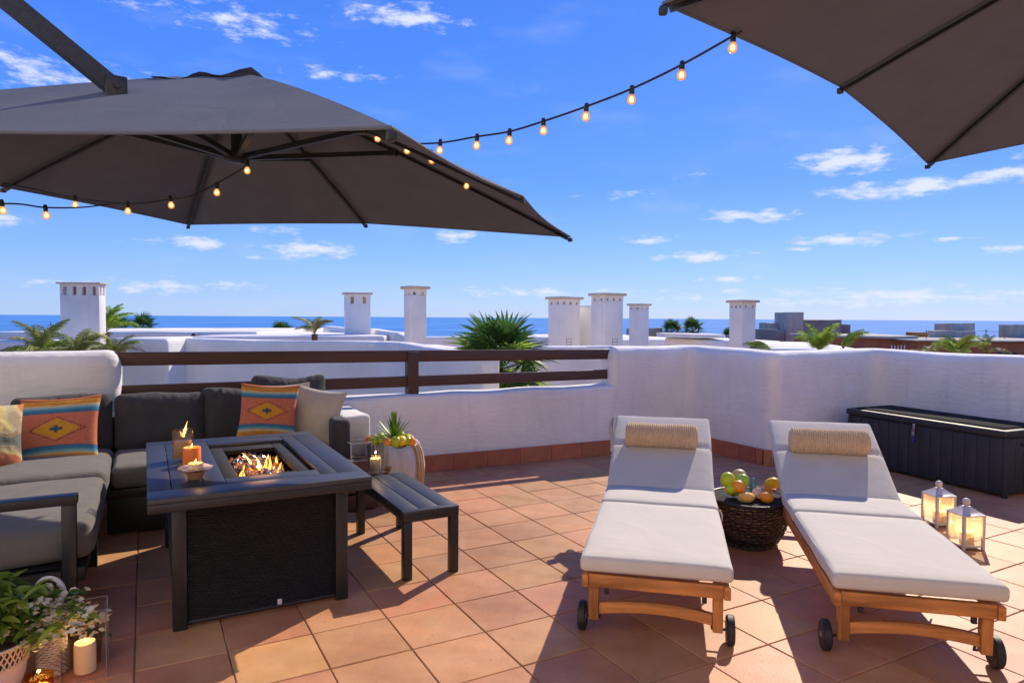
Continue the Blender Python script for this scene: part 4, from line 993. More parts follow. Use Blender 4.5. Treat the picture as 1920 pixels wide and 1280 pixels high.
# ------------------------------------------------------------------ candles and glass
def candle_bits(par, x, y, z0, h, r, m, lit=.15, slant=0):
    """wax (> wick) and flame as parts of par"""
    b = MB()
    def f(p, a, rr, zz): return p + Vector((0, 0, (slant*p.x/r*.5 if zz > h*.8 else 0)+nz((p.x*30, p.y*30, 1), 1, .002, 1)*(1 if zz > h*.8 else 0)))
    b.lathe([(0, 0), (r*.97, 0), (r, .004), (r, h-.006), (r*.93, h), (r*.82, h-.001), (r*.7, h-.008), (0, h-.010)], 24, c=(x, y, z0), fn=lambda p, a, rr, zz: f(p-Vector((x, y, 0)), a, rr, zz)+Vector((x, y, 0)))
    wx = b.build('wax', m, par)
    b = MB(); b.tube([(x, y, z0+h-.012), (x+.001, y, z0+h+.006)], .0015, 5); b.build('wick', m_wick2, par)
    b = flame_mesh(.024, .0048, .1, 2, None); o = b.build('flame', m_flame2, par); o.location = (x, y, z0+h-.002)
    ld = bpy.data.lights.new('candle_light', 'POINT'); ld.energy = lit*2.5; ld.color = (1, .55, .18); ld.shadow_soft_size = .006
    lo = bpy.data.objects.new('candle_light', ld); C.objects.link(lo); lo.parent = par; lo.location = (x, y, z0+h+.022)
# tumbler of golden drink / fire glass on the table
p = on(344, 862, TZ); t = thing('square_glass', p, R(20), 'square clear glass of golden liquid with a flame rising from it, on the fire table', 'glass')
b = MB(); s_ = .048
for q in ((-s_, s_, -s_, -s_+.004), (-s_, s_, s_-.004, s_), (-s_, -s_+.004, -s_+.0045, s_-.0045), (s_-.004, s_, -s_+.0045, s_-.0045)): b.box(*q, .001, .165)
b.box(-s_+.0045, s_-.0045, -s_+.0045, s_-.0045, .001, .012); b.build('tumbler', m_glass2, t, smooth=False)
b = MB(); b.rbox(-s_+.006, s_-.006, -s_+.006, s_-.006, .014, .105, .004, 2); b.build('liquid', m_liq, t)
b = MB()
for i in range(9): b.rbox(-.011, .011, -.011, .011, -.011, .011, .003, 1, 1, Matrix.Translation((rnd.uniform(-.022, .022), rnd.uniform(-.022, .022), .112+.006*i/2)) @ Matrix.Rotation(rnd.random()*3, 4, 'Z') @ Matrix.Rotation(rnd.random()*3, 4, 'X'))
b.build('ice', m_glass, t, smooth=False)
b = flame_mesh(.085, .0075, .22, 4, None); o = b.build('flame', m_flame2, t); o.location = (.004, 0, .125)
b = flame_mesh(.035, .006, -.4, 7, None); o = b.build('flame', m_flame, t); o.location = (-.004, 0, .125)
p = on(360, 871, TZ); t = thing('orange_candle', p, 0, 'thick orange pillar candle on the fire table, behind the shallow bowl', 'candle'); candle_bits(t, 0, 0, .001, .092, .044, m_waxo, .06)
p = on(367, 897, TZ); t = thing('candle_bowl', p, 0, 'shallow blush dish on a brown wooden foot holding a pale candle, on the fire table', 'bowl')
b = MB(); b.lathe([(0, .001), (.030, .001), (.034, .006), (.045, .030), (.050, .040), (.047, .040), (.040, .030), (0, .022)], 24); b.build('foot', m_bowlw, t)
b = MB(); b.lathe([(.030, .041), (.060, .045), (.078, .053), (.080, .055), (.077, .056), (.058, .050), (0, .046)], 32, fn=lambda p, a, r, z: p+Vector((0, 0, .003*math.sin(5*a)*(r/.08)))); b.build('dish', m_shell, t)
candle_bits(t, 0, 0, .050, .026, .034, m_wax, .05)

# ------------------------------------------------------------------ bench
bn = thing('side_bench', AB(1.19, 3.375), TH, 'small black slatted metal bench right of the fire table', 'bench')
for x0, x1 in ((.004, .100), (.105, .215), (.220, .316)): b = MB(); b.rbox(x0, x1, .045, .885, .356, .369, .003, 1); b.build('slat', m_tabtop, bn)
for y0 in (0, .886): b = MB(); b.rbox(.0, .32, y0, y0+.044, .3555, .370, .003, 1); b.build('end_slat', m_tabtop, bn)
for q in ((.001, .319, .001, .030), (.001, .319, .900, .929), (.001, .030, .031, .899), (.290, .319, .031, .899)): rail_(*q, .312, .355, 'apron', bn)
for x in (.002, .270):
    for y in (.002, .880): rail_(x, x+.048, y, y+.048, 0, .3115, 'leg', bn)
# hurricane glass on the bench
p = on(704, 886, .371); t = thing('hurricane_glass', p, 0, 'clear cylinder glass with a lit ivory candle on the far end of the bench', 'candle holder')
b = MB(); b.lathe([(.0, .001), (.040, .001), (.050, .012), (.052, .06), (.054, .19), (.0515, .19), (.049, .06), (.046, .014), (0, .008)], 28); b.ring((0, 0, .19), .0528, .0018, 32, 6); b.build('glass', m_glass2, t); candle_bits(t, 0, 0, .009, .088, .036, m_wax, .14)
p = on(727, 884, .371); t = thing('gilt_dish', p, 0, 'tiny amber dish with a gold rim behind the hurricane glass', 'dish')
b = MB(); b.lathe([(0, .001), (.014, .001), (.026, .014), (.033, .028), (.031, .028), (.022, .014), (0, .006)], 20); b.build('dish', m_bowlw, t); b = MB(); b.ring((0, 0, .029), .032, .003, 24, 6); b.build('rim', m_gold, t)
# crate with a glass box behind
cp = on(664, 900, .15); cp = at(668, 880, 4.95); cp.z = 0
t = thing('wooden_crate', cp, TH, 'small brown wooden crate between the sofa arm and the bench', 'crate')
for z in (.04, .16, .28):
    for q in ((-.12, .12, -.12, -.105), (-.12, .12, .105, .12), (-.12, -.105, -.104, .104), (.105, .12, -.104, .104)): b = MB(); b.rbox(*q, z-.03, z+.075, .003, 1); b.build('board', m_crate, t)
for x in (-.095, .095):
    for y in (-.095, .095): b = MB(); b.rbox(x-.0095, x+.0095, y-.0095, y+.0095, 0, .365, .002, 1); b.build('corner_post', m_crate, t)
b = MB(); b.rbox(-.104, .104, -.104, .104, .345, .354, .003, 1); b.build('board', m_crate, t)
def glassbox(loc, rz, w, h, label, fm, candle=None, name='glass_lantern', edge=.0028):
    t = thing(name, loc, rz, label, 'lantern'); k_ = w/2
    for q in ((-k_, k_, -k_, -k_+.003), (-k_, k_, k_-.003, k_), (-k_, -k_+.003, -k_+.0035, k_-.0035), (k_-.003, k_, -k_+.0035, k_-.0035)):
        b = MB(); b.box(*q, .004, h); b.build('pane', m_glass, t, smooth=False)
    b = MB()
    for x in (-k_, k_):
        for y in (-k_, k_): b.tube([(x, y, .0), (x, y, h)], edge, 6)
    for z in (.003, h):
        b.tube([(-k_, -k_, z), (k_, -k_, z), (k_, k_, z), (-k_, k_, z), (-k_, -k_, z)], edge, 6)
    b.build('edging', fm, t)
    return t
glassbox(at(690, 850, 4.8)*Vector((1, 1, 0)) if False else Vector((cp.x+.02, cp.y-.02, .356)), TH, .15, .13, 'clear glass box standing on the brown crate by the sofa arm', m_lwhite)

# ------------------------------------------------------------------ draped stool with fruit and succulent
sp = Vector((-.925, 5.22, 0))
t = thing('draped_planter', sp, 0, 'round barrel planter wrapped in whitewashed cloth against the low wall', 'planter')
def fold(p, a, r, z):
    k_ = max(0, min(1, z/.42)); rr = r + .010*math.sin(13*a+.8*math.sin(3*a)+z*3)*(.4+.6*(1-k_)) + .006*math.sin(29*a+2*z) + nz((p.x*5, p.y*5, p.z*3), 1, .012, 2)
    return Vector((rr*math.cos(a), rr*math.sin(a), z + (.012*math.sin(3*a+1)+.008*math.sin(7*a) if z > .36 else 0)))
b = MB(); b.lathe([(.195, 0), (.215, .06), (.235, .15), (.245, .25), (.238, .34), (.215, .40), (.200, .422), (.185, .428), (.170, .41), (.0, .395)], 96, fn=fold); b.build('cloth', m_drape, t, ang=60)
b = MB(); pts = [(.245*math.cos(R(-18))+.01, .245*math.sin(R(-18)), z) for z in (.40, .3, .2, .1, .0)]
for k_ in range(3):
    a = R(-26+9*k_); b.tube([(.205*math.cos(a), .205*math.sin(a), .418), (.232*math.cos(a), .232*math.sin(a), .36), (.249*math.cos(a), .249*math.sin(a), .22), (.238*math.cos(a), .238*math.sin(a), .1), (.225*math.cos(a), .225*math.sin(a), .005)], .013, 6)
b.build('cloth_tie', m_drapet, t)
t = thing('spiky_succulent', sp+Vector((.02, -.03, .42)), 0, 'small spiky bright green succulent on top of the draped planter', 'plant')
def blade(L, w, lift, seed):
    b = MB(); n = 6; V = []; F = []
    for i in range(n+1):
        q = i/n; r_ = L*q; z = L*(math.sin(lift)*q) - .12*L*q*q*math.cos(lift); ww = w*math.sin(PI*(.12+.88*q))**.8*(1-q*.35)
        if i == n: ww = .0008
        V += [(-ww, r_*math.cos(lift), z), (0, r_*math.cos(lift), z-.2*ww), (ww, r_*math.cos(lift), z)]
    for i in range(n): o = i*3; F += [(o, o+1, o+4, o+3), (o+1, o+2, o+5, o+4)]
    b.add(V, F); return b.mesh('leaf', True, 80)
bl = [blade(.175+.02*(i % 3), .0135, R(18+13*i), i) for i in range(6)]
for m_ in bl: m_.materials.append(m_succ)
for i in range(54): part('leaf', bl[min(5, int(i/54*6.5))], None, t, (0, 0, .03+.02*i/54), (0, 0, i*2.399), (1, 1, 1))
def fruit(name, loc, r, m, label, cat='fruit', sc=(1, 1, 1), rot=(0, 0, 0), fn=None, group=None):
    t = MB(); t.ball((0, 0, 0), r*1.06, 18, None, sc, fn); o = t.build(name, m); o.location = loc; o.rotation_euler = rot; return tag(o, label, cat, group)
lumpy = lambda p: p*(1+.05*mnoise.noise(p*40))
prnd = random.Random(5)
fd = [(-.15,-.10,.030,m_orange,'orange red pepper'),(-.115,-.13,.028,m_lime,'lime'),(-.09,-.09,.034,m_lime,'olive'),(-.055,-.135,.030,m_lime,'lime'),(-.01,-.16,.028,m_orange,'carrot coloured'),(.0,-.155,.0,None,''),(.05,-.14,.033,m_lime,'lime'),
      (.09,-.11,.034,m_lemon,'yellow'),(.13,-.08,.030,m_lime,'pale green'),(.15,-.03,.026,m_pear,'tan'),(.17,-.09,.022,m_orange,'rust'),(.12,.0,.03,m_lemon,'lemon'),(-.14,-.02,.030,m_pear,'tan'),(-.10,.05,.03,m_lime,'lime'),(.06,.09,.03,m_lime,'lime'),(-.02,.11,.03,m_orange,'orange')]
labs = ['rust orange fruit at the left rim of the planter', 'small green fruit second from the left on the planter', 'large olive green fruit left of the succulent', 'small lime fruit in front of the olive one on the planter',
 'pointed orange fruit in front of the succulent', '', 'lime fruit just right of the succulent foot', 'yellow fruit at the right of the succulent', 'pale green fruit near the right rim of the planter', 'tan fruit at the right rim of the planter',
 'rust red fruit at the far right rim of the planter', 'lemon yellow fruit behind the right rim of the planter', 'tan fruit half hidden at the left back of the planter', 'lime fruit hidden at the left back of the planter', 'lime fruit hidden behind the succulent', 'orange fruit hidden behind the succulent']
for (x, y, r, m_, _), lb in zip(fd, labs):
    if m_ is None: continue
    fruit('fruit', sp+Vector((x, y, .432+r*.75)), r*1.2, m_, lb, sc=(1, 1, prnd.uniform(.85, 1.25)), rot=(prnd.random(), prnd.random(), 0), fn=lumpy)

# ------------------------------------------------------------------ sun loungers
def lounger(loc, rz, label, split=True):
    t = thing('sun_lounger', loc, rz, label, 'sun lounger', 'pair of teak sun loungers')
    HW = .31; BT = R(28); HY = 1.27; BL = .74
    for s_ in (-1, 1):
        b = MB(); b.rbox(min(s_*HW, s_*(HW-.028)), max(s_*HW, s_*(HW-.028)), .0, 1.98, .232, .288, .004, 2); b.build('side_rail', m_teak, t)
        b = MB(); b.rbox(s_*.262-.021, s_*.262+.021, .036, .078, .075, .2915, .004, 2); b.build('leg', m_teakz, t)
        b = MB(); b.rbox(s_*.262-.020, s_*.262+.020, 1.70, 1.75, 0, .2315, .004, 2); b.build('leg', m_teakz, t)
        # wheel
        w = thing('x', (0, 0, 0), 0, None, None) if False else None
        Mx = Matrix.Translation((s_*.318, .105, .064)) @ Matrix.Rotation(PI/2, 4, 'Y')
        b = MB(); b.lathe([(.040, -.016), (.058, -.017), (.064, -.011), (.064, .011), (.058, .017), (.040, .016), (.040, -.016)], 32, Mx); wh = b.build('wheel', m_rubber, t)
        b = MB(); b.lathe([(0, -.012), (.0395, -.012), (.0395, .012), (0, .012)], 24, Mx); b.lathe([(0, -.02), (.012, -.02), (.012, .02), (0, .02)], 12, Mx); b.build('hub', m_hub, wh)
        # knob under the front rail
        b = MB(); b.rbox(s_*.205-.010, s_*.205+.010, .012, .03, .205, .2315, .003, 1); b.build('bracket', m_rubber, t)
    for s_ in (-1, 1): b = MB(); b.tube([(s_*.335, .105, .064), (s_*.24, .105, .064), (s_*.24, .09, .085)], .006, 8); b.build('axle', m_rubber, t)
    b = MB(); b.rbox(-.2815, .2815, .006, .034, .234, .2905, .004, 2, (6, 1, 1)); b.build('front_rail', m_teakx, t)
    b = MB(); b.rbox(-.240, .240, .045, .070, .100, .150, .004, 2, (14, 1, 1), None, lambda w: w+Vector((0, 0, .022*(1-(w.x/.24)**2)))); b.build('stretcher', m_teakx, t)
    b = MB(); b.rbox(-.2815, .2815, 1.95, 1.978, .234, .287, .004, 2); b.build('rear_rail', m_teakx, t)
    for i in range(14): b = MB(); b.rbox(-.279, .279, .05+i*.087, .05+i*.087+.055, .2885, .302, .003, 1); b.build('slat', m_teakx, t)
    # back rest
    MB_ = Matrix.Translation((0, HY, .30)) @ Matrix.Rotation(BT, 4, 'X')
    for s_ in (-1, 1):
        b = MB(); b.rbox(s_*.275-.016, s_*.275+.016, 0, BL, -.035, -.001, .003, 1, 1, MB_); b.build('back_rail', m_teak, t)
    for i in range(8): b = MB(); b.rbox(-.258, .258, .03+i*.088, .03+i*.088+.055, -.022, -.006, .003, 1, 1, MB_); b.build('slat', m_teakx, t)
    for s_ in (-1, 1):
        b = MB(); b.tube([MB_ @ Vector((s_*.22, .45, -.02)), (s_*.22, 1.78, .24)], .012, 6); b.build('prop', m_teakz, t)
    # mattress
    def pf(cx, cy, hx, hy, sd, zt):
        def f(w):
            u_ = (w.x-cx)/hx; v_ = (w.y-cy)/hy; k_ = max(0, 1-u_**6)*max(0, 1-v_**6)
            dz = (.010*k_ if w.z > zt-.03 else 0)+nz(w, 4, .004, sd)
            return Vector((w.x+nz(w, 6, .004, sd), w.y+nz(w, 6, .004, sd+1), w.z+dz))
        return f
    zt = .372
    b = MB(); b.rbox(-.318, .318, -.012, .905, .303, zt, .022, 4, (14, 18, 2), None, pf(0, .45, .32, .46, 1, zt)); mt = b.build('mattress', m_white, t)
    b = MB(); b.rbox(-.318, .318, .900, 1.275, .303, zt+.004, .022, 4, (14, 10, 2), None, pf(0, 1.09, .32, .19, 4, zt)); b.build('mattress', m_white, t)
    f2 = pf(0, .37, .32, .38, 7, .075)
    def fb(w):
        w = f2(w); d = w.y-.43      # crease pressed by the roll
        w.z -= .012*math.exp(-(d/.02)**2)*(.35+.65*abs(w.x)/.32) if w.z > .03 else 0
        return w
    b = MB(); b.rbox(-.318, .318, .0, BL+.02, .002, .075, .022, 4, (14, 34, 2), MB_, fb); b.build('back_cushion', m_white, t)
    # piping along front upper edge
    def loop_(x, y0, y1, z, M_=None): return [(M_ @ Vector(q)) if M_ else Vector(q) for q in ((-x+.02, y0, z), (0, y0-.001, z+.001), (x-.02, y0, z), (x-.004, y0+.004, z), (x, y0+.02, z), (x+.001, (y0+y1)/2, z), (x, y1-.02, z), (x-.004, y1-.004, z), (x-.02, y1, z), (-x+.02, y1, z), (-x+.004, y1-.004, z), (-x, y1-.02, z), (-x-.001, (y0+y1)/2, z), (-x, y0+.02, z), (-x+.004, y0+.004, z), (-x+.02, y0, z))]
    for (y0, y1, z, M_) in ((-.006, .899, zt-.010, None), (.906, 1.269, zt-.006, None), (.006, BL+.014, .066, MB_)):
        b = MB(); b.tube(loop_(.312, y0, y1, z, M_), .0032, 6, cap=False); b.build('piping', m_white, mt)
    b = MB(); b.tube([(.322, .89, .37), (.335, .88, .34), (.33, .875, .30), (.338, .87, .25)], .005, 5); b.build('tie', m_linen, t)
    return t, MB_
L1, MBK = lounger((.612, 2.836, 0), R(-13.2), 'left teak sun lounger with white cushions and a cloth hanging at its top corner')
L2, _ = lounger((1.626, 2.66, 0), R(-13.0), 'right teak sun lounger with white cushions, nearer the storage box')
b = MB()
for (x, y, z) in ((0, 0, 0),):
    V = []; F = []; n = 8
    for i in range(n+1):
        q = i/n
        for sx, k_ in ((-1, 0), (0, 1), (1, 0)):
            V.append(MBK @ Vector((-.325-.02*k_-.01*math.sin(q*5), .70-.26*q+.012*sx*math.sin(q*4), .09-.09*q*q + sx*(.012+.03*math.sin(PI*q)))))
    for i in range(n): o = i*3; F += [(o, o+1, o+4, o+3), (o+1, o+2, o+5, o+4)]
    b.add(V, F); b.add([v+Vector((.004, 0, 0)) for v in V], [tuple(reversed(f)) for f in F])
o = b.build('cloth_tag', m_linen, L1, ang=80)
def bolster(L, label):
    b = MB(); ln, r = .455, .077; n = 136; prof = []
    for i in range(n+1):
        x = -ln/2+ln*i/n; e = max(0, abs(x)-(ln/2-.02))/.02; rr = r*(1-.25*e**2)+.0030*math.cos(i*PI*2/4)
        prof.append((rr, x))
    prof = [(0, -ln/2)]+[(r*.35, -ln/2-.002)]+prof+[(r*.35, ln/2+.002), (0, ln/2)]
    b.lathe(prof, 36, Matrix.Rotation(PI/2, 4, 'Y'), fn=lambda p, a, rr, z: Vector((p.x*1.0, p.y, p.z))*1.0 + Vector((nz(p, 9, .004, 3), nz(p, 9, .004, 4), 0)))
    o = b.build('bolster', m_rope, None, ang=70); o.matrix_world = L.matrix_basis @ MBK @ Matrix.Translation((0.0, .445, .145)); o.matrix_world = o.matrix_world
    return tag(o, label, 'bolster', 'straw bolsters on the loungers')
bolster(L1, 'ribbed straw bolster resting on the back cushion of the left lounger')
bolster(L2, 'ribbed straw bolster resting on the back cushion of the right lounger')

# ------------------------------------------------------------------ rattan basket table
bp = Vector((1.485, 4.185, 0))
t = thing('rattan_table', bp, 0, 'round black woven rattan basket table between the two loungers', 'side table')
def brad(z): q = z/.285; return .112+.128*math.sin(min(1, q*1.02+.03)*PI/2)**.60
for k_ in range(34):
    a = 2*PI*k_/34; b = MB(); b.tube([((brad(z)+.001)*math.cos(a+.05*math.sin(z*40+k_)), (brad(z)+.001)*math.sin(a+.05*math.sin(z*40+k_)), z) for z in [i*.285/9 for i in range(10)]], .0036, 5); b.build('stake', m_wicker, t)
for j in range(19):
    z = .008+j*.0150; b = MB(); pts = []
    for i in range(139):
        a = 2*PI*i/138; pts.append(((brad(z)+.0052*math.cos(a*23+PI*j))*math.cos(a), (brad(z)+.0052*math.cos(a*23+PI*j))*math.sin(a), z+.0018*math.sin(a*5+j*1.7)))
    b.tube(pts, .0048 if j > 5 else .0070, 5, cap=False); b.build('weaver', m_wicker, t)
b = MB(); b.lathe([(brad(z)-.016, z) for z in [i*.27/9 for i in range(10)]], 40); b.build('liner', m_liner, t)
b = MB(); b.ring((0, 0, .290), .238, .010, 48, 8); b.build('rim', m_wicker, t)
b = MB(); b.lathe([(0, .280), (.232, .280), (.232, .292), (0, .293)], 48); b.build('top', m_basktop, t)
b = MB(); b.lathe([(0, .002), (.150, .002), (.150, .012), (0, .013)], 32); b.build('base', m_wicker, t)
ZT = .293
gb = on(1372, 928, ZT+.0); gbl = bp+Vector((-.105, -.02, ZT))
t = thing('glass_bowl', gbl, 0, 'clear glass bowl heaped with limes on the rattan table', 'bowl')
b = MB(); b.lathe([(0, .001), (.040, .001), (.062, .022), (.078, .055), (.082, .075), (.0795, .075), (.075, .055), (.058, .025), (0, .006)], 32); b.build('bowl', m_glass, t)
F_ = lambda x, y, z: gbl+Vector((x, y, z))
fruit('lime', F_(-.044, -.020, .116), .043, m_lime, 'large yellow green lime at the upper left of the glass bowl', sc=(1, .95, 1.05))
fruit('lime', F_(-.036, -.048, .066), .033, m_lime, 'lower olive lime resting against the left side of the glass bowl')
fruit('orange', F_(.010, -.056, .082), .038, m_orange, 'round orange at the front of the glass bowl', fn=lumpy)
fruit('green_apple', F_(.052, -.010, .108), .038, m_green, 'bright green apple at the right of the glass bowl', sc=(1, 1, 1.08))
fruit('pear', F_(.050, .050, .128), .040, m_pear, 'tan pear at the back of the glass bowl', sc=(1.1, 1, .9))
fruit('lime', F_(.005, .010, .045), .036, m_lime, 'lime deep in the middle of the glass bowl', sc=(1, 1, 1))
fruit('garlic_bulb', F_(.010, .040, .112), .028, m_shell, 'papery pale bulb at the back of the glass bowl', sc=(1.2, 1, .8), fn=lumpy)
B_ = lambda x, y, z: bp+Vector((x, y, z))
fruit('lemon', on(1450, 905, ZT+.036), .036, m_lemon, 'bright yellow lemon on the right side of the rattan table', sc=(1.18, .95, .95), fn=lambda p: p+Vector((.012*math.copysign(1, p.x)*max(0, abs(p.x)-.032)/.01, 0, 0)))
fruit('tangerine', on(1438, 932, ZT+.030), .036, m_orange, 'deep orange tangerine at the front of the rattan table', sc=(1.1, 1, .88), fn=lumpy)
fruit('tangerine', on(1436, 919, ZT+.034), .034, m_orange, 'second tangerine just behind the deep orange one', sc=(1.1, 1, .9), fn=lumpy)
# melon piece
def mel(p): a = math.atan2(p.y, p.x); return p*(1+.06*math.cos(6*a))
fruit('small_melon', on(1400, 932, ZT+.030), .037, m_peach, 'pale ribbed orange gourd at the front left of the rattan table', sc=(1.25, .95, .82), fn=mel)
t = thing('blush_shell', B_(.030, -.060, ZT), R(20), 'blush pink conch shell in the middle of the rattan table', 'shell')
b = MB(); b.tube([(-.045, 0, .030), (-.02, 0, .036), (.005, 0, .040), (.03, .0, .034), (.055, .0, .024), (.07, 0, .020)], [.008, .028, .036, .028, .014, .003], 14); 
for k_ in range(5): b.lathe([(0.006, 0), (0, .022)], 6, Matrix.Translation((-.012+.012*k_, .010*math.sin(k_), .068)))
b.build('whorl', m_shell, t); b = MB(); b.tube([(-.02, -.02, .02), (.02, -.038, .018), (.05, -.03, .015)], [.004, .020, .004], 8); b.build('lip', m_shell, t)
o = MB(); o.lathe([(0, 0), (.018, .004), (.024, .022), (.018, .040), (.008, .048), (.008, .060), (0, .060)], 16); o = o.build('teal_bottle', m_teal); o.location = B_(.028, .01, ZT+.05); o.location.z = ZT+.001; o.scale = (1, 1, 1.9); tag(o, 'tiny teal glass bottle at the back of the rattan table', 'bottle')

# ------------------------------------------------------------------ storage box
c0 = Vector((3.29, 6.60, 0)); c1 = Vector((3.875, 5.27, 0)); dd = (c1-c0); BLn = dd.length; ang = math.atan2(dd.y, dd.x)
sb = thing('storage_box', c0, ang, 'long charcoal resin storage box against the right wall', 'storage box')
D_ = .60
b = MB(); b.rbox(.02, BLn-.02, .02, D_-.02, .02, .478, .012, 2); b.build('body', m_box, sb)
npl = 14
for i in range(npl):
    x0 = .035+(BLn-.07)*i/npl; b = MB(); b.rbox(x0+.0012, x0+(BLn-.07)/npl-.0012, .010, .022, .045, .465, .003, 1); b.build('plank', m_box, sb)
for i in range(5):
    y0 = .04+(D_-.08)*i/5; b = MB(); b.rbox(BLn-.022, BLn-.010, y0+.003, y0+(D_-.08)/5-.003, .045, .465, .003, 1); b.build('plank', m_box, sb)
for x in (.0, BLn-.034): b = MB(); b.rbox(x, x+.034, .004, .038, .0, .478, .004, 1); b.build('corner_post', m_box, sb)
b = MB(); b.rbox(-.012, BLn+.012, -.016, D_+.01, .480, .535, .014, 3, 1, None, None); ld_ = b.build('lid', m_box, sb)
b = MB(); b.rbox(.05, BLn-.05, .05, D_-.06, .530, .548, .012, 2); b.build('lid_panel', m_boxlid, ld_)
b = MB(); b.rbox(BLn-.014, BLn-.004, .20, .40, .40, .43, .004, 1); b.build('handle', m_dark, sb)
b = MB(); xm = BLn*.48; b.rbox(xm-.012, xm+.012, -.022, -.002, .43, .485, .003, 1); b.tube([(xm, -.025, .44), (xm+.012, -.032, .43), (xm+.012, -.032, .415), (xm, -.025, .41), (xm-.01, -.03, .42), (xm, -.025, .44)], .003, 6)
b.rbox(xm-.010, xm+.014, -.034, -.020, .375, .412, .004, 1); b.build('padlock', m_steel, sb); b = MB(); b.rbox(xm-.010, xm+.012, -.030, -.024, .325, .368, .003, 1); b.build('key_tag', m_blue, sb)

# ------------------------------------------------------------------ white lanterns
def lantern(loc, rz, label, w=.128, h=.205):
    t = thing('white_lantern', loc, rz, label, 'lantern', 'white lanterns beside the right lounger'); k_ = w/2
    for x in (-k_, k_):
        for y in (-k_, k_): b = MB(); b.rbox(x-.0085, x+.0085, y-.0085, y+.0085, 0, h, .002, 1); b.build('post', m_lwhite, t)
    b = MB(); b.rbox(-k_-.004, k_+.004, -k_-.004, k_+.004, .014, .026, .002, 1); b.build('base', m_lwhite, t)
    b = MB(); b.rbox(-k_-.010, k_+.010, -k_-.010, k_+.010, h, h+.008, .002, 1); 
    V = []; F = []; lv = [(k_+.008, 0), (k_*.72, .018), (k_*.42, .034), (.018, .042)]
    for s_, z in lv: V += [(-s_, -s_, h+.008+z), (s_, -s_, h+.008+z), (s_, s_, h+.008+z), (-s_, s_, h+.008+z)]
    for j in range(3):
        for i in range(4): F.append((j*4+i, j*4+(i+1) % 4, (j+1)*4+(i+1) % 4, (j+1)*4+i))
    F.append((12, 13, 14, 15)); b.add(V, F); rf = b.build('roof', m_lwhite, t, ang=30)
    b = MB(); b.lathe([(.012, h+.049), (.010, h+.058), (.0, h+.058)], 12); b.ball((0, 0, h+.076), .023, 14); b.build('knob', m_lwhite, t)
    for q in ((-k_+.009, k_-.009, -k_-.001, -k_+.001), (-k_+.009, k_-.009, k_-.001, k_+.001), (-k_-.001, -k_+.001, -k_+.009, k_-.009), (k_-.001, k_+.001, -k_+.009, k_-.009)):
        b = MB(); b.box(*q, .0265, h-.0005); b.build('pane', m_pane, t, smooth=False)
    return t
la = Vector((2.93, 4.60, 0)); lb = Vector((2.815, 4.15, 0))
lantern(la, R(8), 'rear one of two white lanterns standing on the tiles beside the right lounger')
lantern(lb, R(6), 'front one of two white lanterns standing on the tiles beside the right lounger')
for q, l_ in ((la, 'lit ivory candle inside the rear white lantern'), (lb, 'lit ivory candle inside the front white lantern')):
    t = thing('candle', q+Vector((.008, 0, .0268)), 0, l_, 'candle'); candle_bits(t, 0, 0, 0, .070, .040, m_wax, .18, slant=.01)

# ------------------------------------------------------------------ foreground corner: flowers, woven lantern, candles
wl = on(98, 1262)
t = thing('woven_lantern', wl, 0, 'tall whitewashed woven lantern with a ring handle at the bottom left', 'lantern')
for j in range(23):
    z = .012+j*.0098; b = MB(); pts = [((.047+.0035*math.cos(a_*14+PI*j))*math.cos(a_), (.047+.0035*math.cos(a_*14+PI*j))*math.sin(a_), z) for a_ in [2*PI*i/70 for i in range(71)]]
    b.tube(pts, .0046, 5, cap=False); b.build('weaver', m_rattanw, t)
b = MB(); b.lathe([(0, .004), (.042, .004), (.042, .235), (.0, .236)], 28); b.build('core', m_rattanw, t)
b = MB(); b.ring((0, 0, .238), .047, .007, 32, 8); b.build('rim', m_rattanw, t)
b = MB(); Mr = Matrix.Translation((-.004, 0, .322)) @ Matrix.Rotation(PI/2, 4, 'X'); b.ring((0, 0, 0), .056, .0085, 36, 8, Mr); b.build('ring_handle', m_lwhite, t)
b = MB(); Mr = Matrix.Translation((.018, .004, .300)) @ Matrix.Rotation(PI/2, 4, 'X'); b.ring((0, 0, 0), .028, .005, 28, 8, Mr); b.build('ring_handle', m_lwhite, t)
gc = on(160, 1259)
t = glassbox(gc, TH, .150, .262, 'tall clear glass box holding a lit candle at the bottom left', m_hub, edge=.0014)
t = thing('candle', gc + Vector((0, 0, .006)), 0, 'lit ivory pillar candle inside the tall glass box', 'candle'); candle_bits(t, 0, 0, 0, .115, .038, m_wax, .08)
t = thing('amber_glass_sheet', gc + WW*.028 + Vector((0, 0, .006)), TH, 'translucent amber glass sheet standing behind the candle in the glass box', 'glass sheet')
b = MB(); V = []; F = []
for i in range(9):
    x = -.052+.104*i/8
    for z in (0, .148+.010*math.sin(i*.8)): V.append((x, .010+.006*math.sin(i), z)); V.append((x, .013+.006*math.sin(i), z))
for i in range(8): o_ = i*4; F += [(o_, o_+4, o_+6, o_+2), (o_+1, o_+3, o_+7, o_+5), (o_+2, o_+6, o_+7, o_+3)]
b.add(V, F); b.build('sheet', m_amberg, t)
ac = on(74, 1330); t = thing('amber_candle_glass', ac, 0, 'small amber glass with a lit candle in front of the woven lantern', 'candle holder')
b = MB(); b.lathe([(0, .001), (.040, .001), (.042, .01), (.045, .125), (.0425, .125), (.039, .012), (0, .008)], 28); b.build('glass', m_amberg, t); candle_bits(t, 0, 0, .009, .075, .034, m_wax, .12)
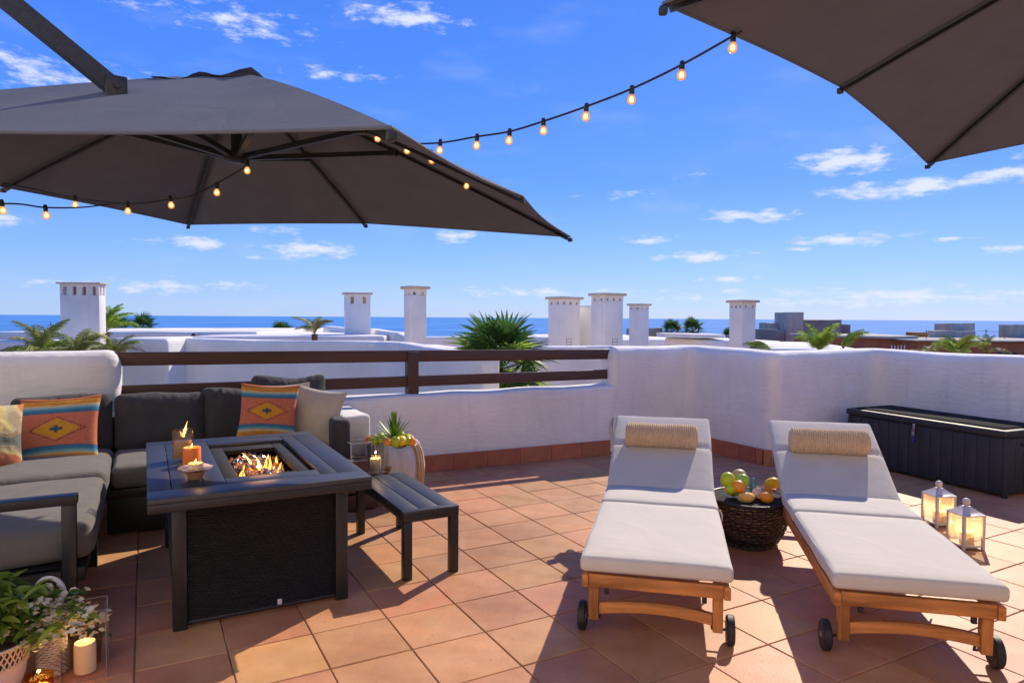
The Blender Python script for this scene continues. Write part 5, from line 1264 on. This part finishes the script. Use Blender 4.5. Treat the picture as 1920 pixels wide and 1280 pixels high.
# lattice pot
pp = Vector((-1.935, 2.47, 0)); t = thing('lattice_pot', pp, 0, 'whitewashed pot with a pierced lattice collar at the left edge', 'plant pot')
b = MB(); b.lathe([(0, 0), (.095, 0), (.112, .05), (.120, .105), (.0, .106)], 40); b.build('bowl', m_drape, t)
b = MB(); b.ring((0, 0, .182), .128, .006, 48, 8); b.ring((0, 0, .108), .120, .006, 48, 8); b.build('rim', m_linen, t)
b = MB()
for k_ in range(40):
    a = 2*PI*k_/40; da = 2*PI/40*2
    for sg in (-1, 1): b.tube([(.122*math.cos(a), .122*math.sin(a), .108), (.125*math.cos(a+sg*da/2), .125*math.sin(a+sg*da/2), .145), (.128*math.cos(a+sg*da), .128*math.sin(a+sg*da), .182)], .0028, 5)
b.build('lattice', m_linen, t)
b = MB(); b.lathe([(0, .107), (.112, .107), (.108, .165), (0, .17)], 24); b.build('soil', m_bark, t)
# white flowering plant
fp = thing('white_flowering_plant', pp+Vector((.03, .02, .17)), 0, 'leafy plant with clusters of small white blossoms spilling from the lattice pot', 'plant')
def broad_leaf(seed, L=.075, w=.0125):
    b = MB(); V = []; F = []; n = 6
    for i in range(n+1):
        q = i/n; ww = w*math.sin(PI*min(1, .06+.94*q))**.75+.0006; z = .25*L*q-.45*L*q*q
        V += [(-ww, L*q, z+.006*math.sin(q*3)), (0, L*q, z-.004), (ww, L*q, z+.006*math.sin(q*3))]
    for i in range(n): o = i*3; F += [(o, o+1, o+4, o+3), (o+1, o+2, o+5, o+4)]
    b.add(V, F); return b.mesh('leaf', True, 80)
lm = [broad_leaf(0), broad_leaf(1, .06, .010), broad_leaf(2, .085, .014)]
for i, m_ in enumerate(lm): m_.materials.append([m_leaf, m_leafd, m_leaf][i])
fr = random.Random(12)
fb_ = MB()
for i in range(5):
    a = 2*PI*i/5; Mq = Matrix.Rotation(a, 4, 'Z') @ Matrix.Rotation(R(28), 4, 'X')
    fb_.add([(0, .001, 0), (-.0055, .006, .001), (-.006, .011, .0), (0, .0145, -.001), (.006, .011, .0), (.0055, .006, .001), (0, .008, -.0015)], [(0, 6, 1), (1, 6, 2), (2, 6, 3), (3, 6, 4), (4, 6, 5), (5, 6, 0)], Mq)
fb_.ball((0, 0, .002), .003, 6)
fme = fb_.mesh('blossom'); fme.materials.append(m_petal)
stems = MB()
for k_ in range(80):
    a = fr.uniform(0, 2*PI); rr = fr.uniform(.02, .19); tipz = fr.uniform(.03, .25)*(1-.3*rr/.24)
    if k_ < 30: a = fr.uniform(-.35, .8); rr = fr.uniform(.13, .34); tipz = fr.uniform(.02, .17)
    tip = Vector((rr*math.cos(a), rr*math.sin(a)*.75, tipz)); mid = Vector((tip.x*.4, tip.y*.4, tip.z*.8+.05))
    stems.tube([(0, 0, 0), mid*.6, mid, tip], .0018, 4)
    for i in range(11 if k_ >= 30 else 3):
        q = fr.uniform(.3, 1); p_ = mid.lerp(tip, q) if q > .5 else Vector((0, 0, 0)).lerp(mid, q*2)
        part('leaf', fr.choice(lm), None, fp, p_, (fr.uniform(-.6, .7), fr.uniform(-.7, .7), fr.uniform(0, 2*PI)), (fr.uniform(.7, 1.15),)*3)
    if k_ < 30 or fr.random() < .18:
        for i in range(fr.randint(8, 13)): part('blossom', fme, None, fp, tip+Vector((fr.uniform(-.03, .03), fr.uniform(-.03, .03), fr.uniform(-.025, .02))), (fr.uniform(-.6, .6), fr.uniform(-.6, .6), 0), (fr.uniform(.8, 1.2),)*3)
stems.build('stem', m_stem, fp)
# small green plant behind the glass box
sp2 = thing('small_green_plant', gc + WW*.155, 0, 'small dark leafy plant growing behind the tall glass box', 'plant')
b = MB(); b.lathe([(0, 0), (.045, 0), (.055, .07), (.0, .072)], 20); b.build('pot', m_bark, sp2)
for i in range(60): part('leaf', fr.choice(lm[:2]), None, sp2, (fr.uniform(-.04, .04), fr.uniform(-.04, .04), .07+fr.uniform(0, .10)), (fr.uniform(-.2, 1.1), fr.uniform(-.5, .5), fr.uniform(0, 2*PI)), (fr.uniform(.6, 1.0),)*3)
